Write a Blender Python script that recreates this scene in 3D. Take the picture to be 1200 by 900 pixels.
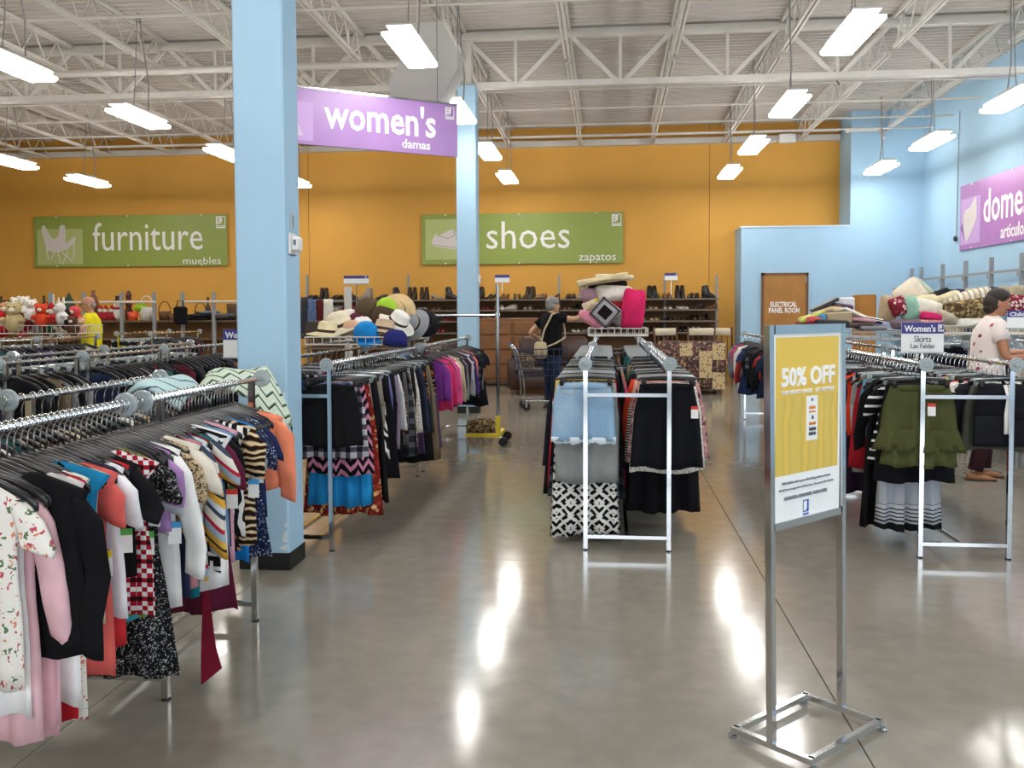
import bpy, math, random
from mathutils import Vector, Matrix
R = math.radians
PI = math.pi
for o in list(bpy.data.objects):
    bpy.data.objects.remove(o)
SC = bpy.context.scene
COL = SC.collection
# ------------------------------------------------------------------ camera
F, EYE, PITCH, ROLL, YAW = 1080.0, 1.48, 0.045, -0.004, math.atan(112 / 1080)
CX, CY = 600.0, 365 + F * math.tan(PITCH)
CAMROT = Matrix.Rotation(YAW, 3, 'Z') @ Matrix.Rotation(PI / 2 - PITCH, 3, 'X') @ Matrix.Rotation(ROLL, 3, 'Z')
cd = bpy.data.cameras.new('camera')
cam = bpy.data.objects.new('camera', cd)
COL.objects.link(cam)
cam.location = (0, 0, EYE)
cam.rotation_euler = CAMROT.to_euler()
cd.sensor_fit = 'HORIZONTAL'
cd.sensor_width = 36.0
cd.lens = 36.0 * F / 1200
cd.shift_x = 0.0
cd.shift_y = (CY - 450) / 1200
cd.clip_end = 100
SC.camera = cam


def at(px, py, Y):
    """world point on the plane at depth Y that the photograph shows at pixel px, py"""
    d = CAMROT @ Vector(((px - CX) / F, -(py - CY) / F, -1))
    k = Y / d.y
    return Vector((d.x * k, Y, EYE + d.z * k))


# ------------------------------------------------------------------ light and exposure
w = bpy.data.worlds.new('world')
SC.world = w
w.use_nodes = True
w.node_tree.nodes['Background'].inputs[0].default_value = (0.78, 0.88, 1.0, 1)
w.node_tree.nodes['Background'].inputs[1].default_value = 0.9
ld = bpy.data.lights.new('daylight_through_storefront', 'AREA')
ld.shape = 'RECTANGLE'
ld.size, ld.size_y = 9.0, 2.6
ld.energy = 330
ld.color = (0.86, 0.93, 1.0)
lo = bpy.data.objects.new('daylight_through_storefront', ld)
COL.objects.link(lo)
lo.location = (2.0, -4.3, 1.75)
lo.rotation_euler = (R(90), 0, 0)
LAMP = 31.0          # radiance of the fluorescent diffusers
vs = SC.view_settings
vs.view_transform = 'Standard'
vs.look = 'None'
vs.gamma = 1
vs.exposure = 0.0
vs.use_curve_mapping = False
SC.cycles.use_denoising = True
SC.cycles.max_bounces = 8
SC.cycles.diffuse_bounces = 4
SC.cycles.sample_clamp_indirect = 6


# ------------------------------------------------------------------ materials
def lin(h):
    h = h.lstrip('#')
    c = [int(h[i:i + 2], 16) / 255 for i in (0, 2, 4)]
    return tuple((v / 12.92 if v <= 0.04045 else ((v + 0.055) / 1.055) ** 2.4) for v in c) + (1.0,)


MATS = {}


class NT:
    def __init__(s, name):
        s.m = bpy.data.materials.new(name)
        s.m.use_nodes = True
        s.t = s.m.node_tree
        s.b = s.t.nodes['Principled BSDF']

    def n(s, typ, **kw):
        nd = s.t.nodes.new(typ)
        for k, v in kw.items():
            if k.startswith('i_'):
                nd.inputs[k[2:].replace('_', ' ')].default_value = v
            else:
                setattr(nd, k, v)
        return nd

    def l(s, a, b):
        s.t.links.new(a, b)

    def math(s, op, a, b=None, c=None):
        nd = s.n('ShaderNodeMath', operation=op)
        for i, v in enumerate((a, b, c)):
            if v is None:
                continue
            if isinstance(v, (int, float)):
                nd.inputs[i].default_value = v
            else:
                s.l(v, nd.inputs[i])
        return nd.outputs[0]

    def ramp(s, fac, stops, const=False):
        nd = s.n('ShaderNodeValToRGB')
        if const:
            nd.color_ramp.interpolation = 'CONSTANT'
        e = nd.color_ramp.elements
        while len(e) < len(stops):
            e.new(0.5)
        for q, (p, c) in zip(e, stops):
            q.position = p
            q.color = lin(c) if isinstance(c, str) else c
        s.l(fac, nd.inputs[0])
        return nd.outputs[0]

    def obj(s):
        return s.n('ShaderNodeTexCoord').outputs['Object']


def mat(name, color, rough=0.5, metal=0.0, var=0.06, nscale=6.0, bump=0.0, bscale=30.0, emit=0.0, spec=None, coat=0.0):
    key = ('m', name)
    if key in MATS:
        return MATS[key]
    t = NT(name)
    c = lin(color)
    if var > 0:
        nz = t.n('ShaderNodeTexNoise', i_Scale=nscale, i_Detail=4.0)
        t.l(t.obj(), nz.inputs['Vector'])
        a = tuple(min(1, v * (1 - var)) for v in c[:3]) + (1,)
        b = tuple(min(1, v * (1 + var)) for v in c[:3]) + (1,)
        t.l(t.ramp(nz.outputs[0], [(0.3, a), (0.7, b)]), t.b.inputs['Base Color'])
    else:
        t.b.inputs['Base Color'].default_value = c
    t.b.inputs['Roughness'].default_value = rough
    t.b.inputs['Metallic'].default_value = metal
    if spec is not None:
        t.b.inputs['Specular IOR Level'].default_value = spec
    if coat:
        t.b.inputs['Coat Weight'].default_value = coat
    if bump > 0:
        nz = t.n('ShaderNodeTexNoise', i_Scale=bscale, i_Detail=3.0)
        t.l(t.obj(), nz.inputs['Vector'])
        bp = t.n('ShaderNodeBump', i_Strength=bump, i_Distance=0.01)
        t.l(nz.outputs[0], bp.inputs['Height'])
        t.l(bp.outputs[0], t.b.inputs['Normal'])
    if emit > 0:
        t.b.inputs['Emission Color'].default_value = (1.0, 0.97, 0.93, 1)
        t.b.inputs['Emission Strength'].default_value = emit
    MATS[key] = t.m
    return t.m


def cloth(hexc, name=None):
    return mat(name or 'fabric_' + hexc.lstrip('#'), hexc, rough=0.92, var=0.13, nscale=9, bump=0.35, bscale=14, spec=0.15)


PDEF = {}


def pattern(name):
    """printed and woven fabrics, built once by name"""
    key = ('p', name)
    if key in MATS:
        return MATS[key]
    kind, a = PDEF[name]
    t = NT('fabric_' + name)
    o = t.obj()
    sep = t.n('ShaderNodeSeparateXYZ')
    t.l(o, sep.inputs[0])
    X, Y, Z = sep.outputs
    if kind == 'stripes':          # horizontal bands: period, [(stop, colour)...]
        v = t.math('FRACT', t.math('DIVIDE', Z if a.get('axis', 'z') == 'z' else X, a['p']))
        c = t.ramp(v, a['s'], True)
    elif kind == 'diag':
        v = t.math('FRACT', t.math('DIVIDE', t.math('ADD', Z, t.math('MULTIPLY', X, 0.8)), a['p']))
        c = t.ramp(v, a['s'], True)
    elif kind == 'zebra':
        wv = t.n('ShaderNodeTexWave', bands_direction=a.get('dir', 'Z'), i_Scale=a['p'], i_Distortion=a.get('d', 5.0), i_Detail=1.5)
        wv.inputs['Detail Scale'].default_value = a.get('ds', 1.2)
        t.l(o, wv.inputs['Vector'])
        c = t.ramp(wv.outputs['Fac'], a['s'], True)
    elif kind == 'spots':
        vo = t.n('ShaderNodeTexVoronoi', i_Scale=a['p'])
        nz = t.n('ShaderNodeTexNoise', i_Scale=a['p'] * 1.3)
        t.l(o, nz.inputs['Vector'])
        mx = t.n('ShaderNodeMixRGB', i_Fac=a.get('d', 0.06))
        t.l(o, mx.inputs[1])
        t.l(nz.outputs['Color'], mx.inputs[2])
        t.l(mx.outputs[0], vo.inputs['Vector'])
        c = t.ramp(vo.outputs['Distance'], a['s'], True)
    elif kind == 'floral':
        vo = t.n('ShaderNodeTexVoronoi', i_Scale=a['p'])
        nz = t.n('ShaderNodeTexNoise', i_Scale=a['p'] * 1.5, i_Detail=2.0)
        t.l(o, nz.inputs['Vector'])
        mx = t.n('ShaderNodeMixRGB', i_Fac=0.05)
        t.l(o, mx.inputs[1])
        t.l(nz.outputs['Color'], mx.inputs[2])
        t.l(mx.outputs[0], vo.inputs['Vector'])
        sc = t.n('ShaderNodeSeparateColor')
        t.l(vo.outputs['Color'], sc.inputs[0])
        fl = t.ramp(sc.outputs[0], a['s'], True)
        mask = t.math('LESS_THAN', vo.outputs['Distance'], a.get('r', 0.42))
        m2 = t.n('ShaderNodeMixRGB')
        t.l(mask, m2.inputs[0])
        m2.inputs[1].default_value = lin(a['bg'])
        t.l(fl, m2.inputs[2])
        c = m2.outputs[0]
    elif kind == 'check':
        ck = t.n('ShaderNodeTexChecker', i_Scale=1.0)
        mp = t.n('ShaderNodeMapping')
        mp.inputs['Scale'].default_value = (a['p'], 0.01, a['p'] * a.get('k', 1))
        t.l(o, mp.inputs['Vector'])
        t.l(mp.outputs[0], ck.inputs['Vector'])
        ck.inputs[1].default_value = lin(a['c'][0])
        ck.inputs[2].default_value = lin(a['c'][1])
        c = ck.outputs[0]
        if len(a['c']) > 2:
            v = t.math('LESS_THAN', t.math('FRACT', t.math('MULTIPLY', Z, a['p'] * a.get('k', 1) / 4)), 0.25)
            m2 = t.n('ShaderNodeMixRGB')
            t.l(t.math('MULTIPLY', v, ck.outputs['Fac']), m2.inputs[0])
            t.l(c, m2.inputs[1])
            m2.inputs[2].default_value = lin(a['c'][2])
            c = m2.outputs[0]
    elif kind == 'plaid':
        c = None
        bx = t.math('LESS_THAN', t.math('FRACT', t.math('DIVIDE', X, a['p'])), 0.45)
        bz = t.math('LESS_THAN', t.math('FRACT', t.math('DIVIDE', Z, a['p'])), 0.45)
        c = t.ramp(t.math('DIVIDE', t.math('ADD', bx, bz), 2.0), [(0.0, a['c'][0]), (0.4, a['c'][1]), (0.8, a['c'][2])], True)
    elif kind == 'geo':            # mirrored ikat-like lozenges
        fx = t.math('PINGPONG', t.math('MULTIPLY', X, a['p']), 1.0)
        fz = t.math('PINGPONG', t.math('MULTIPLY', Z, a['p'] * 1.1), 1.0)
        d = t.math('ADD', fx, fz)
        d2 = t.math('SUBTRACT', fx, fz)
        v = t.math('FRACT', t.math('MULTIPLY', d, 1.6))
        v2 = t.math('FRACT', t.math('MULTIPLY', d2, 1.1))
        x = t.math('MULTIPLY', t.math('LESS_THAN', v, 0.52), t.math('LESS_THAN', v2, 0.8))
        c = t.ramp(x, [(0, a['c'][0]), (0.5, a['c'][1])], True)
    elif kind == 'zigzag':
        tri = t.math('PINGPONG', t.math('MULTIPLY', t.math('ADD', X, Y), a['f']), 1.0)
        v = t.math('FRACT', t.math('ADD', t.math('MULTIPLY', t.math('ADD', Z, t.math('MULTIPLY', Y, a.get('yk', 0.0))), a['p']), t.math('MULTIPLY', tri, 0.8)))
        c = t.ramp(v, a['s'], True)
    else:                          # denim
        nz = t.n('ShaderNodeTexNoise', i_Scale=5.0, i_Detail=5.0)
        t.l(o, nz.inputs['Vector'])
        nf = t.n('ShaderNodeTexNoise', i_Scale=260.0)
        t.l(o, nf.inputs['Vector'])
        v = t.math('ADD', t.math('MULTIPLY', nz.outputs[0], 0.7), t.math('MULTIPLY', nf.outputs[0], 0.3))
        c = t.ramp(v, a['s'])
    t.l(c, t.b.inputs['Base Color'])
    t.b.inputs['Roughness'].default_value = 0.9
    t.b.inputs['Specular IOR Level'].default_value = 0.15
    nz = t.n('ShaderNodeTexNoise', i_Scale=14.0)
    t.l(o, nz.inputs['Vector'])
    bp = t.n('ShaderNodeBump', i_Strength=0.3, i_Distance=0.01)
    t.l(nz.outputs[0], bp.inputs['Height'])
    t.l(bp.outputs[0], t.b.inputs['Normal'])
    MATS[key] = t.m
    return t.m


PDEF.update({
    'red_check_knit': ('check', dict(p=55, k=1.2, c=['#e9e4e4', '#a3182b', '#2a1016'])),
    'black_leaf_print': ('spots', dict(p=75, d=0.05, s=[(0, '#d9d9d6'), (0.2, '#8f8f8d'), (0.32, '#141418')])),
    'leopard': ('spots', dict(p=70, d=0.05, s=[(0, '#8d6a45'), (0.16, '#17110d'), (0.42, '#c2aa88')])),
    'zebra': ('zebra', dict(p=9, d=7, dir='X', s=[(0, '#15151a'), (0.52, '#e6e4e0')])),
    'tiger': ('zebra', dict(p=11, d=6, s=[(0, '#1d130d'), (0.45, '#8a6744'), (0.72, '#d8c39c')])),
    'multi_stripe': ('diag', dict(p=0.19, s=[(0, '#d9a23b'), (0.16, '#33302f'), (0.22, '#e2b350'), (0.38, '#9fb3c4'), (0.55, '#b5273f'), (0.63, '#d6cfc6'), (0.8, '#3a4658'), (0.88, '#c9cfd6')])),
    'black_white_stripe': ('stripes', dict(p=0.055, s=[(0, '#121216'), (0.72, '#ececec')])),
    'fine_stripe': ('stripes', dict(p=0.018, s=[(0, '#16161a'), (0.5, '#e4e4e2')])),
    'grey_stripe_hem': ('stripes', dict(p=0.4, s=[(0, '#a9adb6'), (0.36, '#1a1a1e'), (0.5, '#b4b8c0'), (0.53, '#24242a'), (0.555, '#b4b8c0'), (0.59, '#24242a'), (0.61, '#b4b8c0'), (0.65, '#24242a'), (0.67, '#b4b8c0'), (0.71, '#24242a'), (0.73, '#b4b8c0'), (0.79, '#24242a'), (0.8, '#a9adb6')])),
    'navy_print': ('spots', dict(p=85, d=0.02, s=[(0, '#d5d9e6'), (0.2, '#7b86a6'), (0.35, '#1e2745')])),
    'white_floral': ('floral', dict(p=44, r=0.36, bg='#e9e4dc', s=[(0, '#b9505e'), (0.3, '#5d7a54'), (0.5, '#d98a6a'), (0.75, '#e9e4dc')])),
    'dark_floral': ('floral', dict(p=36, r=0.4, bg='#1c1a1e', s=[(0, '#b06a3a'), (0.3, '#8e2f3c'), (0.5, '#cfae7f'), (0.72, '#1c1a1e')])),
    'red_gold_floral': ('floral', dict(p=30, r=0.45, bg='#7c1f1c', s=[(0, '#d0a462'), (0.4, '#a03a2c'), (0.62, '#e0c08a'), (0.85, '#54231f')])),
    'pink_lattice': ('zigzag', dict(p=14, f=22, s=[(0, '#d68aa8'), (0.45, '#161318')])),
    'grey_plaid': ('plaid', dict(p=0.07, c=['#c9c6cc', '#55505c', '#1f1c24'])),
    'brown_plaid': ('plaid', dict(p=0.06, c=['#b9a78c', '#8a765c', '#4e4335'])),
    'dark_plaid': ('plaid', dict(p=0.09, c=['#17181c', '#2c2f36', '#565a62'])),
    'black_white_geo': ('geo', dict(p=11, c=['#e9e7e2', '#121214'])),
    'black_white_leaf': ('zebra', dict(p=7, d=9, dir='DIAGONAL', s=[(0, '#131316'), (0.5, '#e6e6e4')])),
    'polka': ('spots', dict(p=90, d=0.0, s=[(0, '#141418'), (0.3, '#e3ded6')])),
    'red_dots': ('spots', dict(p=50, d=0.0, s=[(0, '#efe6df'), (0.25, '#b21e2c')])),
    'green_zigzag': ('zigzag', dict(p=13, f=17, yk=1.0, s=[(0, '#cfdcc9'), (0.55, '#2d3b33'), (0.72, '#93b296'), (0.85, '#dfe6db')])),
    'mint_line_print': ('zigzag', dict(p=9, f=6, yk=1.0, s=[(0, '#bcd6d8'), (0.88, '#3c5564')])),
    'blue_denim': ('denim', dict(s=[(0.3, '#4a6e97'), (0.55, '#6e93b8'), (0.75, '#9bb8d2')])),
    'light_denim': ('denim', dict(s=[(0.3, '#7fa3c4'), (0.55, '#9dbdd8'), (0.75, '#c2d8e8')])),
    'dark_denim': ('denim', dict(s=[(0.3, '#1c2638'), (0.55, '#2b3850'), (0.75, '#3f4f6c')])),
    'peach_print': ('floral', dict(p=34, r=0.4, bg='#b98a86', s=[(0, '#5e3a44'), (0.5, '#d9b3a6'), (0.8, '#7a3c52')])),
    'blouse_flowers': ('floral', dict(p=13, r=0.26, bg='#e9dcd6', s=[(0, '#a5435c'), (0.42, '#7c4350'), (0.6, '#e9dcd6')])),
    'upholstery_floral': ('floral', dict(p=24, r=0.55, bg='#4a3d3c', s=[(0, '#8a5a58'), (0.35, '#5f4a44'), (0.6, '#a08466'), (0.82, '#3c3436')])),
    'lace_brown': ('floral', dict(p=26, r=0.38, bg='#cbb48a', s=[(0, '#5a4330'), (0.5, '#6d5238'), (0.75, '#cbb48a')])),
    'brown_camo': ('floral', dict(p=34, r=0.6, bg='#5c4a34', s=[(0, '#8c7552'), (0.4, '#453823'), (0.7, '#b09a6d')])),
    'red_floral': ('floral', dict(p=24, r=0.42, bg='#7a2533', s=[(0, '#c98c96'), (0.4, '#8e3a48'), (0.7, '#e3cfc4')])),
    'cream_stripe': ('stripes', dict(p=0.12, axis='x', s=[(0, '#d9cdb9'), (0.35, '#9c8768'), (0.5, '#e9e1d2'), (0.8, '#b9a589')])),
    'candy_stripe': ('stripes', dict(p=0.07, s=[(0, '#d43a3e'), (0.5, '#efe9e4')])),
    'blue_strip_pattern': ('zebra', dict(p=14, d=8, s=[(0, '#22365e'), (0.4, '#d4dae4'), (0.6, '#3a5f98')])),
})

CHROME = mat('polished_chrome', '#d6d9dc', rough=0.12, metal=1.0, var=0.02)
STEEL = mat('brushed_steel_tube', '#b9bdc0', rough=0.24, metal=1.0, var=0.04)
WHITE_STEEL = mat('white_painted_steel', '#cfcbc4', rough=0.55, var=0.05)
GREY_STEEL = mat('grey_painted_steel', '#8f9396', rough=0.5, var=0.05)
BLACK_PLASTIC = mat('black_plastic', '#141416', rough=0.32, var=0.0)
GREY_PLASTIC = mat('smoke_grey_plastic', '#8b9092', rough=0.3, var=0.03)
CLEAR_PLASTIC = mat('milky_clear_plastic', '#b4bcbe', rough=0.2, var=0.03)
def clear_mat():
    t = NT('clear_acrylic')
    t.b.inputs['Base Color'].default_value = lin('#c9d3d6')
    t.b.inputs['Roughness'].default_value = 0.12
    t.b.inputs['Transmission Weight'].default_value = 0.55
    t.b.inputs['IOR'].default_value = 1.3
    return t.m


ACRYLIC = clear_mat()
WHITE_PLASTIC = mat('white_plastic', '#e8e8e6', rough=0.4, var=0.0)
WHITE_INK = mat('white_lettering', '#f2f0ee', rough=0.6, var=0.0)
CARD = mat('white_card', '#eeeeec', rough=0.7, var=0.02)
NAVY_INK = mat('navy_print_ink', '#3b3a86', rough=0.6, var=0.03)
DARK_INK = mat('dark_print_ink', '#5a5a64', rough=0.7, var=0.0)
RED_INK = mat('red_tag_ink', '#d6352f', rough=0.6, var=0.0)
BLUE_PAINT = mat('pale_blue_wall_paint', '#a9cde6', rough=0.6, var=0.03, nscale=2, bump=0.05, bscale=60)
WALL_BLUE = mat('sky_blue_wall_paint', '#a3c6de', rough=0.7, var=0.03, nscale=1.5, bump=0.06, bscale=50)
ORANGE = mat('amber_wall_paint', '#d8a145', rough=0.7, var=0.03, nscale=1.2, bump=0.06, bscale=50)
BLACK_RUBBER = mat('black_rubber', '#121212', rough=0.6, var=0.0)
OAK = mat('honey_oak_veneer', '#a5712f', rough=0.45, var=0.12, nscale=3)
DARK_WOOD = mat('dark_stained_wood', '#5b3a20', rough=0.4, var=0.2, nscale=5)
SHELF_WOOD = mat('brown_laminate', '#6a5540', rough=0.5, var=0.15, nscale=4)
BROWN_LEATHER = mat('brown_leather', '#3f2619', rough=0.4, var=0.15, nscale=6, bump=0.3, bscale=20)


# ------------------------------------------------------------------ mesh builder
class MB:
    def __init__(s):
        s.v, s.f, s.mi = [], [], []
        s.cur = 0

    def add(s, vs, fs):
        b = len(s.v)
        s.v += [tuple(p) for p in vs]
        s.f += [tuple(i + b for i in q) for q in fs]
        s.mi += [s.cur] * len(fs)
        return s

    def box(s, x0, x1, y0, y1, z0, z1):
        v = [(x, y, z) for z in (z0, z1) for y in (y0, y1) for x in (x0, x1)]
        return s.add(v, [(0, 2, 3, 1), (4, 5, 7, 6), (0, 1, 5, 4), (2, 6, 7, 3), (0, 4, 6, 2), (1, 3, 7, 5)])

    def boxm(s, M, sx, sy, sz):
        v = [M @ Vector((x * sx / 2, y * sy / 2, z * sz / 2)) for z in (-1, 1) for y in (-1, 1) for x in (-1, 1)]
        return s.add(v, [(0, 2, 3, 1), (4, 5, 7, 6), (0, 1, 5, 4), (2, 6, 7, 3), (0, 4, 6, 2), (1, 3, 7, 5)])

    def bbox(s, x0, x1, y0, y1, z0, z1, b=0.01):
        """box with chamfered edges: stacked rounded rings"""
        rings = []
        for z, i in ((z0, b), (z0 + b, 0), (z1 - b, 0), (z1, b)):
            c = b * 1.6 if i else b
            a0, a1, c0, c1 = x0 + i, x1 - i, y0 + i, y1 - i
            rings.append([(a0 + b, c0, z), (a1 - b, c0, z), (a1, c0 + b, z), (a1, c1 - b, z), (a1 - b, c1, z), (a0 + b, c1, z), (a0, c1 - b, z), (a0, c0 + b, z)])
        return s.loft(rings)

    def loft(s, rings, caps=True, closed=True):
        n = len(rings[0])
        v = [p for r in rings for p in r]
        f = []
        for i in range(len(rings) - 1):
            for j in range(n if closed else n - 1):
                k = (j + 1) % n
                f.append((i * n + j, i * n + k, (i + 1) * n + k, (i + 1) * n + j))
        if caps:
            f.append(tuple(range(n - 1, -1, -1)))
            m = (len(rings) - 1) * n
            f.append(tuple(range(m, m + n)))
        return s.add(v, f)

    def tube(s, pts, r, n=8, caps=True, flat=1.0):
        """tube along points; r a number or one per point; flat squeezes the second axis"""
        pts = [Vector(p) for p in pts]
        rs = r if isinstance(r, (list, tuple)) else [r] * len(pts)
        rings, up = [], None
        for i, p in enumerate(pts):
            d = (pts[min(i + 1, len(pts) - 1)] - pts[max(i - 1, 0)])
            d = d.normalized() if d.length > 1e-9 else Vector((0, 0, 1))
            if up is None:
                up = Vector((0, 0, 1)) if abs(d.z) < 0.9 else Vector((1, 0, 0))
            a = d.cross(up)
            a = a.normalized() if a.length > 1e-6 else Vector((1, 0, 0))
            b2 = a.cross(d).normalized()
            up = b2
            rings.append([p + a * (math.cos(2 * PI * k / n) * rs[i] * flat) + b2 * (math.sin(2 * PI * k / n) * rs[i]) for k in range(n)])
        return s.loft(rings, caps)

    def bar(s, a, b, wd, ht):
        """rectangular bar from a to b"""
        a, b = Vector(a), Vector(b)
        d = (b - a)
        L = d.length
        d.normalize()
        up = Vector((0, 0, 1)) if abs(d.z) < 0.95 else Vector((0, 1, 0))
        x = d.cross(up).normalized()
        y = x.cross(d).normalized()
        M = Matrix((x, d, y)).transposed().to_4x4()
        M.translation = (a + b) / 2
        return s.boxm(M, wd, L, ht)

    def lathe(s, prof, n=16, c=(0, 0, 0), axis='z'):
        rings = []
        for r, z in prof:
            ring = []
            for k in range(n):
                a = 2 * PI * k / n
                p = (r * math.cos(a), r * math.sin(a), z)
                if axis == 'y':
                    p = (p[0], p[2], p[1])
                elif axis == 'x':
                    p = (p[2], p[0], p[1])
                ring.append((p[0] + c[0], p[1] + c[1], p[2] + c[2]))
            rings.append(ring)
        return s.loft(rings)

    def ball(s, c, rx, ry, rz, n=12, m=8, e=1.0, M=None):
        """ellipsoid; e below 1 squares it off like a cushion"""
        rings = []
        sg = lambda v: math.copysign(abs(v) ** e, v)
        for i in range(m + 1):
            ph = -PI / 2 + PI * i / m
            q = max(0.02, abs(math.cos(ph)) ** 1.0)
            ring = []
            for k in range(n):
                a = 2 * PI * k / n
                p = Vector((rx * q * sg(math.cos(a)), ry * q * sg(math.sin(a)), rz * math.sin(ph)))
                if M is not None:
                    p = M @ p
                ring.append(p + Vector(c))
            rings.append(ring)
        return s.loft(rings)

    def prism(s, poly, y0, y1):
        """polygon in XZ pushed from y0 to y1"""
        n = len(poly)
        v = [(x, y0, z) for x, z in poly] + [(x, y1, z) for x, z in poly]
        f = [tuple(range(n)), tuple(range(2 * n - 1, n - 1, -1))]
        f += [(i, i + n, (i + 1) % n + n, (i + 1) % n) for i in range(n)]
        return s.add(v, f)

    def mesh(s, name, mats, smooth=False):
        me = bpy.data.meshes.new(name)
        me.from_pydata(s.v, [], s.f)
        for m in (mats if isinstance(mats, (list, tuple)) else [mats]):
            me.materials.append(m)
        if s.cur:
            me.polygons.foreach_set('material_index', s.mi)
        if smooth:
            me.polygons.foreach_set('use_smooth', [True] * len(me.polygons))
        me.validate()
        me.update()
        return me

    def build(s, name, mats, parent=None, smooth=False, **kw):
        return link(name, s.mesh(name, mats, smooth), parent, **kw)


def link(name, data, parent=None, loc=None, rotz=None, label=None, cat=None, group=None, kind=None):
    o = bpy.data.objects.new(name, data)
    COL.objects.link(o)
    if parent is not None:
        o.parent = parent
    if loc is not None:
        o.location = loc
    if rotz is not None:
        o.rotation_euler = (0, 0, rotz)
    for k, v in (('label', label), ('category', cat), ('group', group), ('kind', kind)):
        if v:
            o[k] = v
    return o


def thing(name, label, cat, loc=(0, 0, 0), rotz=0.0, group=None, kind=None):
    return link(name, None, None, loc, rotz, label, cat, group, kind)


def remat(o, m):
    """give one object its own material on shared mesh data"""
    if len(o.data.materials) == 0:
        o.data.materials.append(m)
    o.material_slots[0].link = 'OBJECT'
    o.material_slots[0].material = m


DG = None


def text_mesh(txt, size, width=None, extrude=0.002, align='LEFT', bold=0.0):
    cu = bpy.data.curves.new('lettering', 'FONT')
    cu.body = txt
    cu.size = size
    cu.extrude = extrude
    cu.offset = bold
    cu.resolution_u = 2
    cu.align_x = align
    ob = bpy.data.objects.new('lettering', cu)
    COL.objects.link(ob)
    dg = bpy.context.evaluated_depsgraph_get()
    me = bpy.data.meshes.new_from_object(ob.evaluated_get(dg))
    bpy.data.objects.remove(ob)
    bpy.data.curves.remove(cu)
    if width:
        xs = [v.co.x for v in me.vertices]
        k = width / (max(xs) - min(xs))
        x0 = min(xs)
        for v in me.vertices:
            v.co.x = (v.co.x - x0) * k
    for v in me.vertices:            # stand the lettering up: it faces -Y
        v.co = Vector((v.co.x, -v.co.z, v.co.y))
    return me


def lettering(txt, size, x, z, y, parent, m, width=None, name='lettering', ext=0.002, bold=0.0):
    me = text_mesh(txt, size, width, ext, bold=bold)
    me.materials.append(m)
    return link(name, me, parent, (x, y, z))


ONES = 'zeroth first second third fourth fifth sixth seventh eighth ninth tenth eleventh twelfth thirteenth fourteenth fifteenth sixteenth seventeenth eighteenth nineteenth'.split()
TENS = ['', '', 'twenty', 'thirty', 'forty', 'fifty', 'sixty', 'seventy', 'eighty', 'ninety']
TENTH = ['', '', 'twentieth', 'thirtieth', 'fortieth', 'fiftieth', 'sixtieth', 'seventieth', 'eightieth', 'ninetieth']


def nth(n):
    if n < 20:
        return ONES[n]
    return TENTH[n // 10] if n % 10 == 0 else TENS[n // 10] + '-' + ONES[n % 10]


# ------------------------------------------------------------------ the room
XL, XR, YF, YB = -14.4, 6.22, -4.0, 20.0
deck_z = lambda y: 5.52 - 0.015 * (y - 13.4)


def struct(name, m, mb, smooth=False, parent=None, kind='structure', label=None, cat=None):
    return mb.build(name, m, parent, smooth, kind=kind if parent is None else None, label=label, cat=cat)


def floor_material():
    t = NT('polished_concrete')
    geo = t.n('ShaderNodeNewGeometry')
    n1 = t.n('ShaderNodeTexNoise', i_Scale=0.7, i_Detail=6.0)
    n2 = t.n('ShaderNodeTexNoise', i_Scale=9.0, i_Detail=8.0)
    n3 = t.n('ShaderNodeTexNoise', i_Scale=160.0, i_Detail=2.0)
    for q in (n1, n2, n3):
        t.l(geo.outputs['Position'], q.inputs['Vector'])
    v = t.math('ADD', t.math('MULTIPLY', n1.outputs[0], 0.5), t.math('ADD', t.math('MULTIPLY', n2.outputs[0], 0.35), t.math('MULTIPLY', n3.outputs[0], 0.15)))
    t.l(t.ramp(v, [(0.3, '#7d7971'), (0.52, '#8f897e'), (0.72, '#9d978a')]), t.b.inputs['Base Color'])
    rr = t.math('ADD', 0.07, t.math('MULTIPLY', n2.outputs[0], 0.12))
    t.l(rr, t.b.inputs['Roughness'])
    t.b.inputs['Specular IOR Level'].default_value = 0.55
    bp = t.n('ShaderNodeBump', i_Strength=0.03, i_Distance=0.0004)
    t.l(n2.outputs[0], bp.inputs['Height'])
    t.l(bp.outputs[0], t.b.inputs['Normal'])
    return t.m


FLOOR = floor_material()
fl = struct('floor', mat('dark_joint_filler', '#3a3733', rough=0.8), MB().box(XL - .2, XR + .2, YF - .2, YB + .2, -0.2, -0.008))
xs = [XL, -13.09, -10.3, -7.51, -4.72, -1.93, 0.86, 3.65, XR]
ys = [YF, -2.6, 1.4, 5.4, 9.4, 13.4, 17.4, YB]
for i in range(len(xs) - 1):
    for j in range(len(ys) - 1):
        gx, gy = 0.0028, 0.0012
        MB().box(xs[i] + gx, xs[i + 1] - gx, ys[j] + gy, ys[j + 1] - gy, -0.05, 0).build('floor_slab', FLOOR, fl)

wb = struct('wall_back', mat('panel_joint_shadow_gap', '#7a5212', rough=0.9), MB().box(XL - .2, XR + .2, YB + .02, YB + .2, 0, 6.2))
for a, b in ((XL, -6.6), (-6.6, 2.15), (2.15, XR)):
    MB().box(a + .006, b - .006, YB, YB + .03, 0, 6.2).build('wall_panel', ORANGE, wb)
struct('wall_right', WALL_BLUE, MB().box(XR, XR + .2, YF, YB, 0, 6.2))
struct('wall_left', mat('cream_wall_paint', '#cdbf9f', rough=0.8), MB().box(XL - .2, XL, YF, YB, 0, 6.2))
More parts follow.
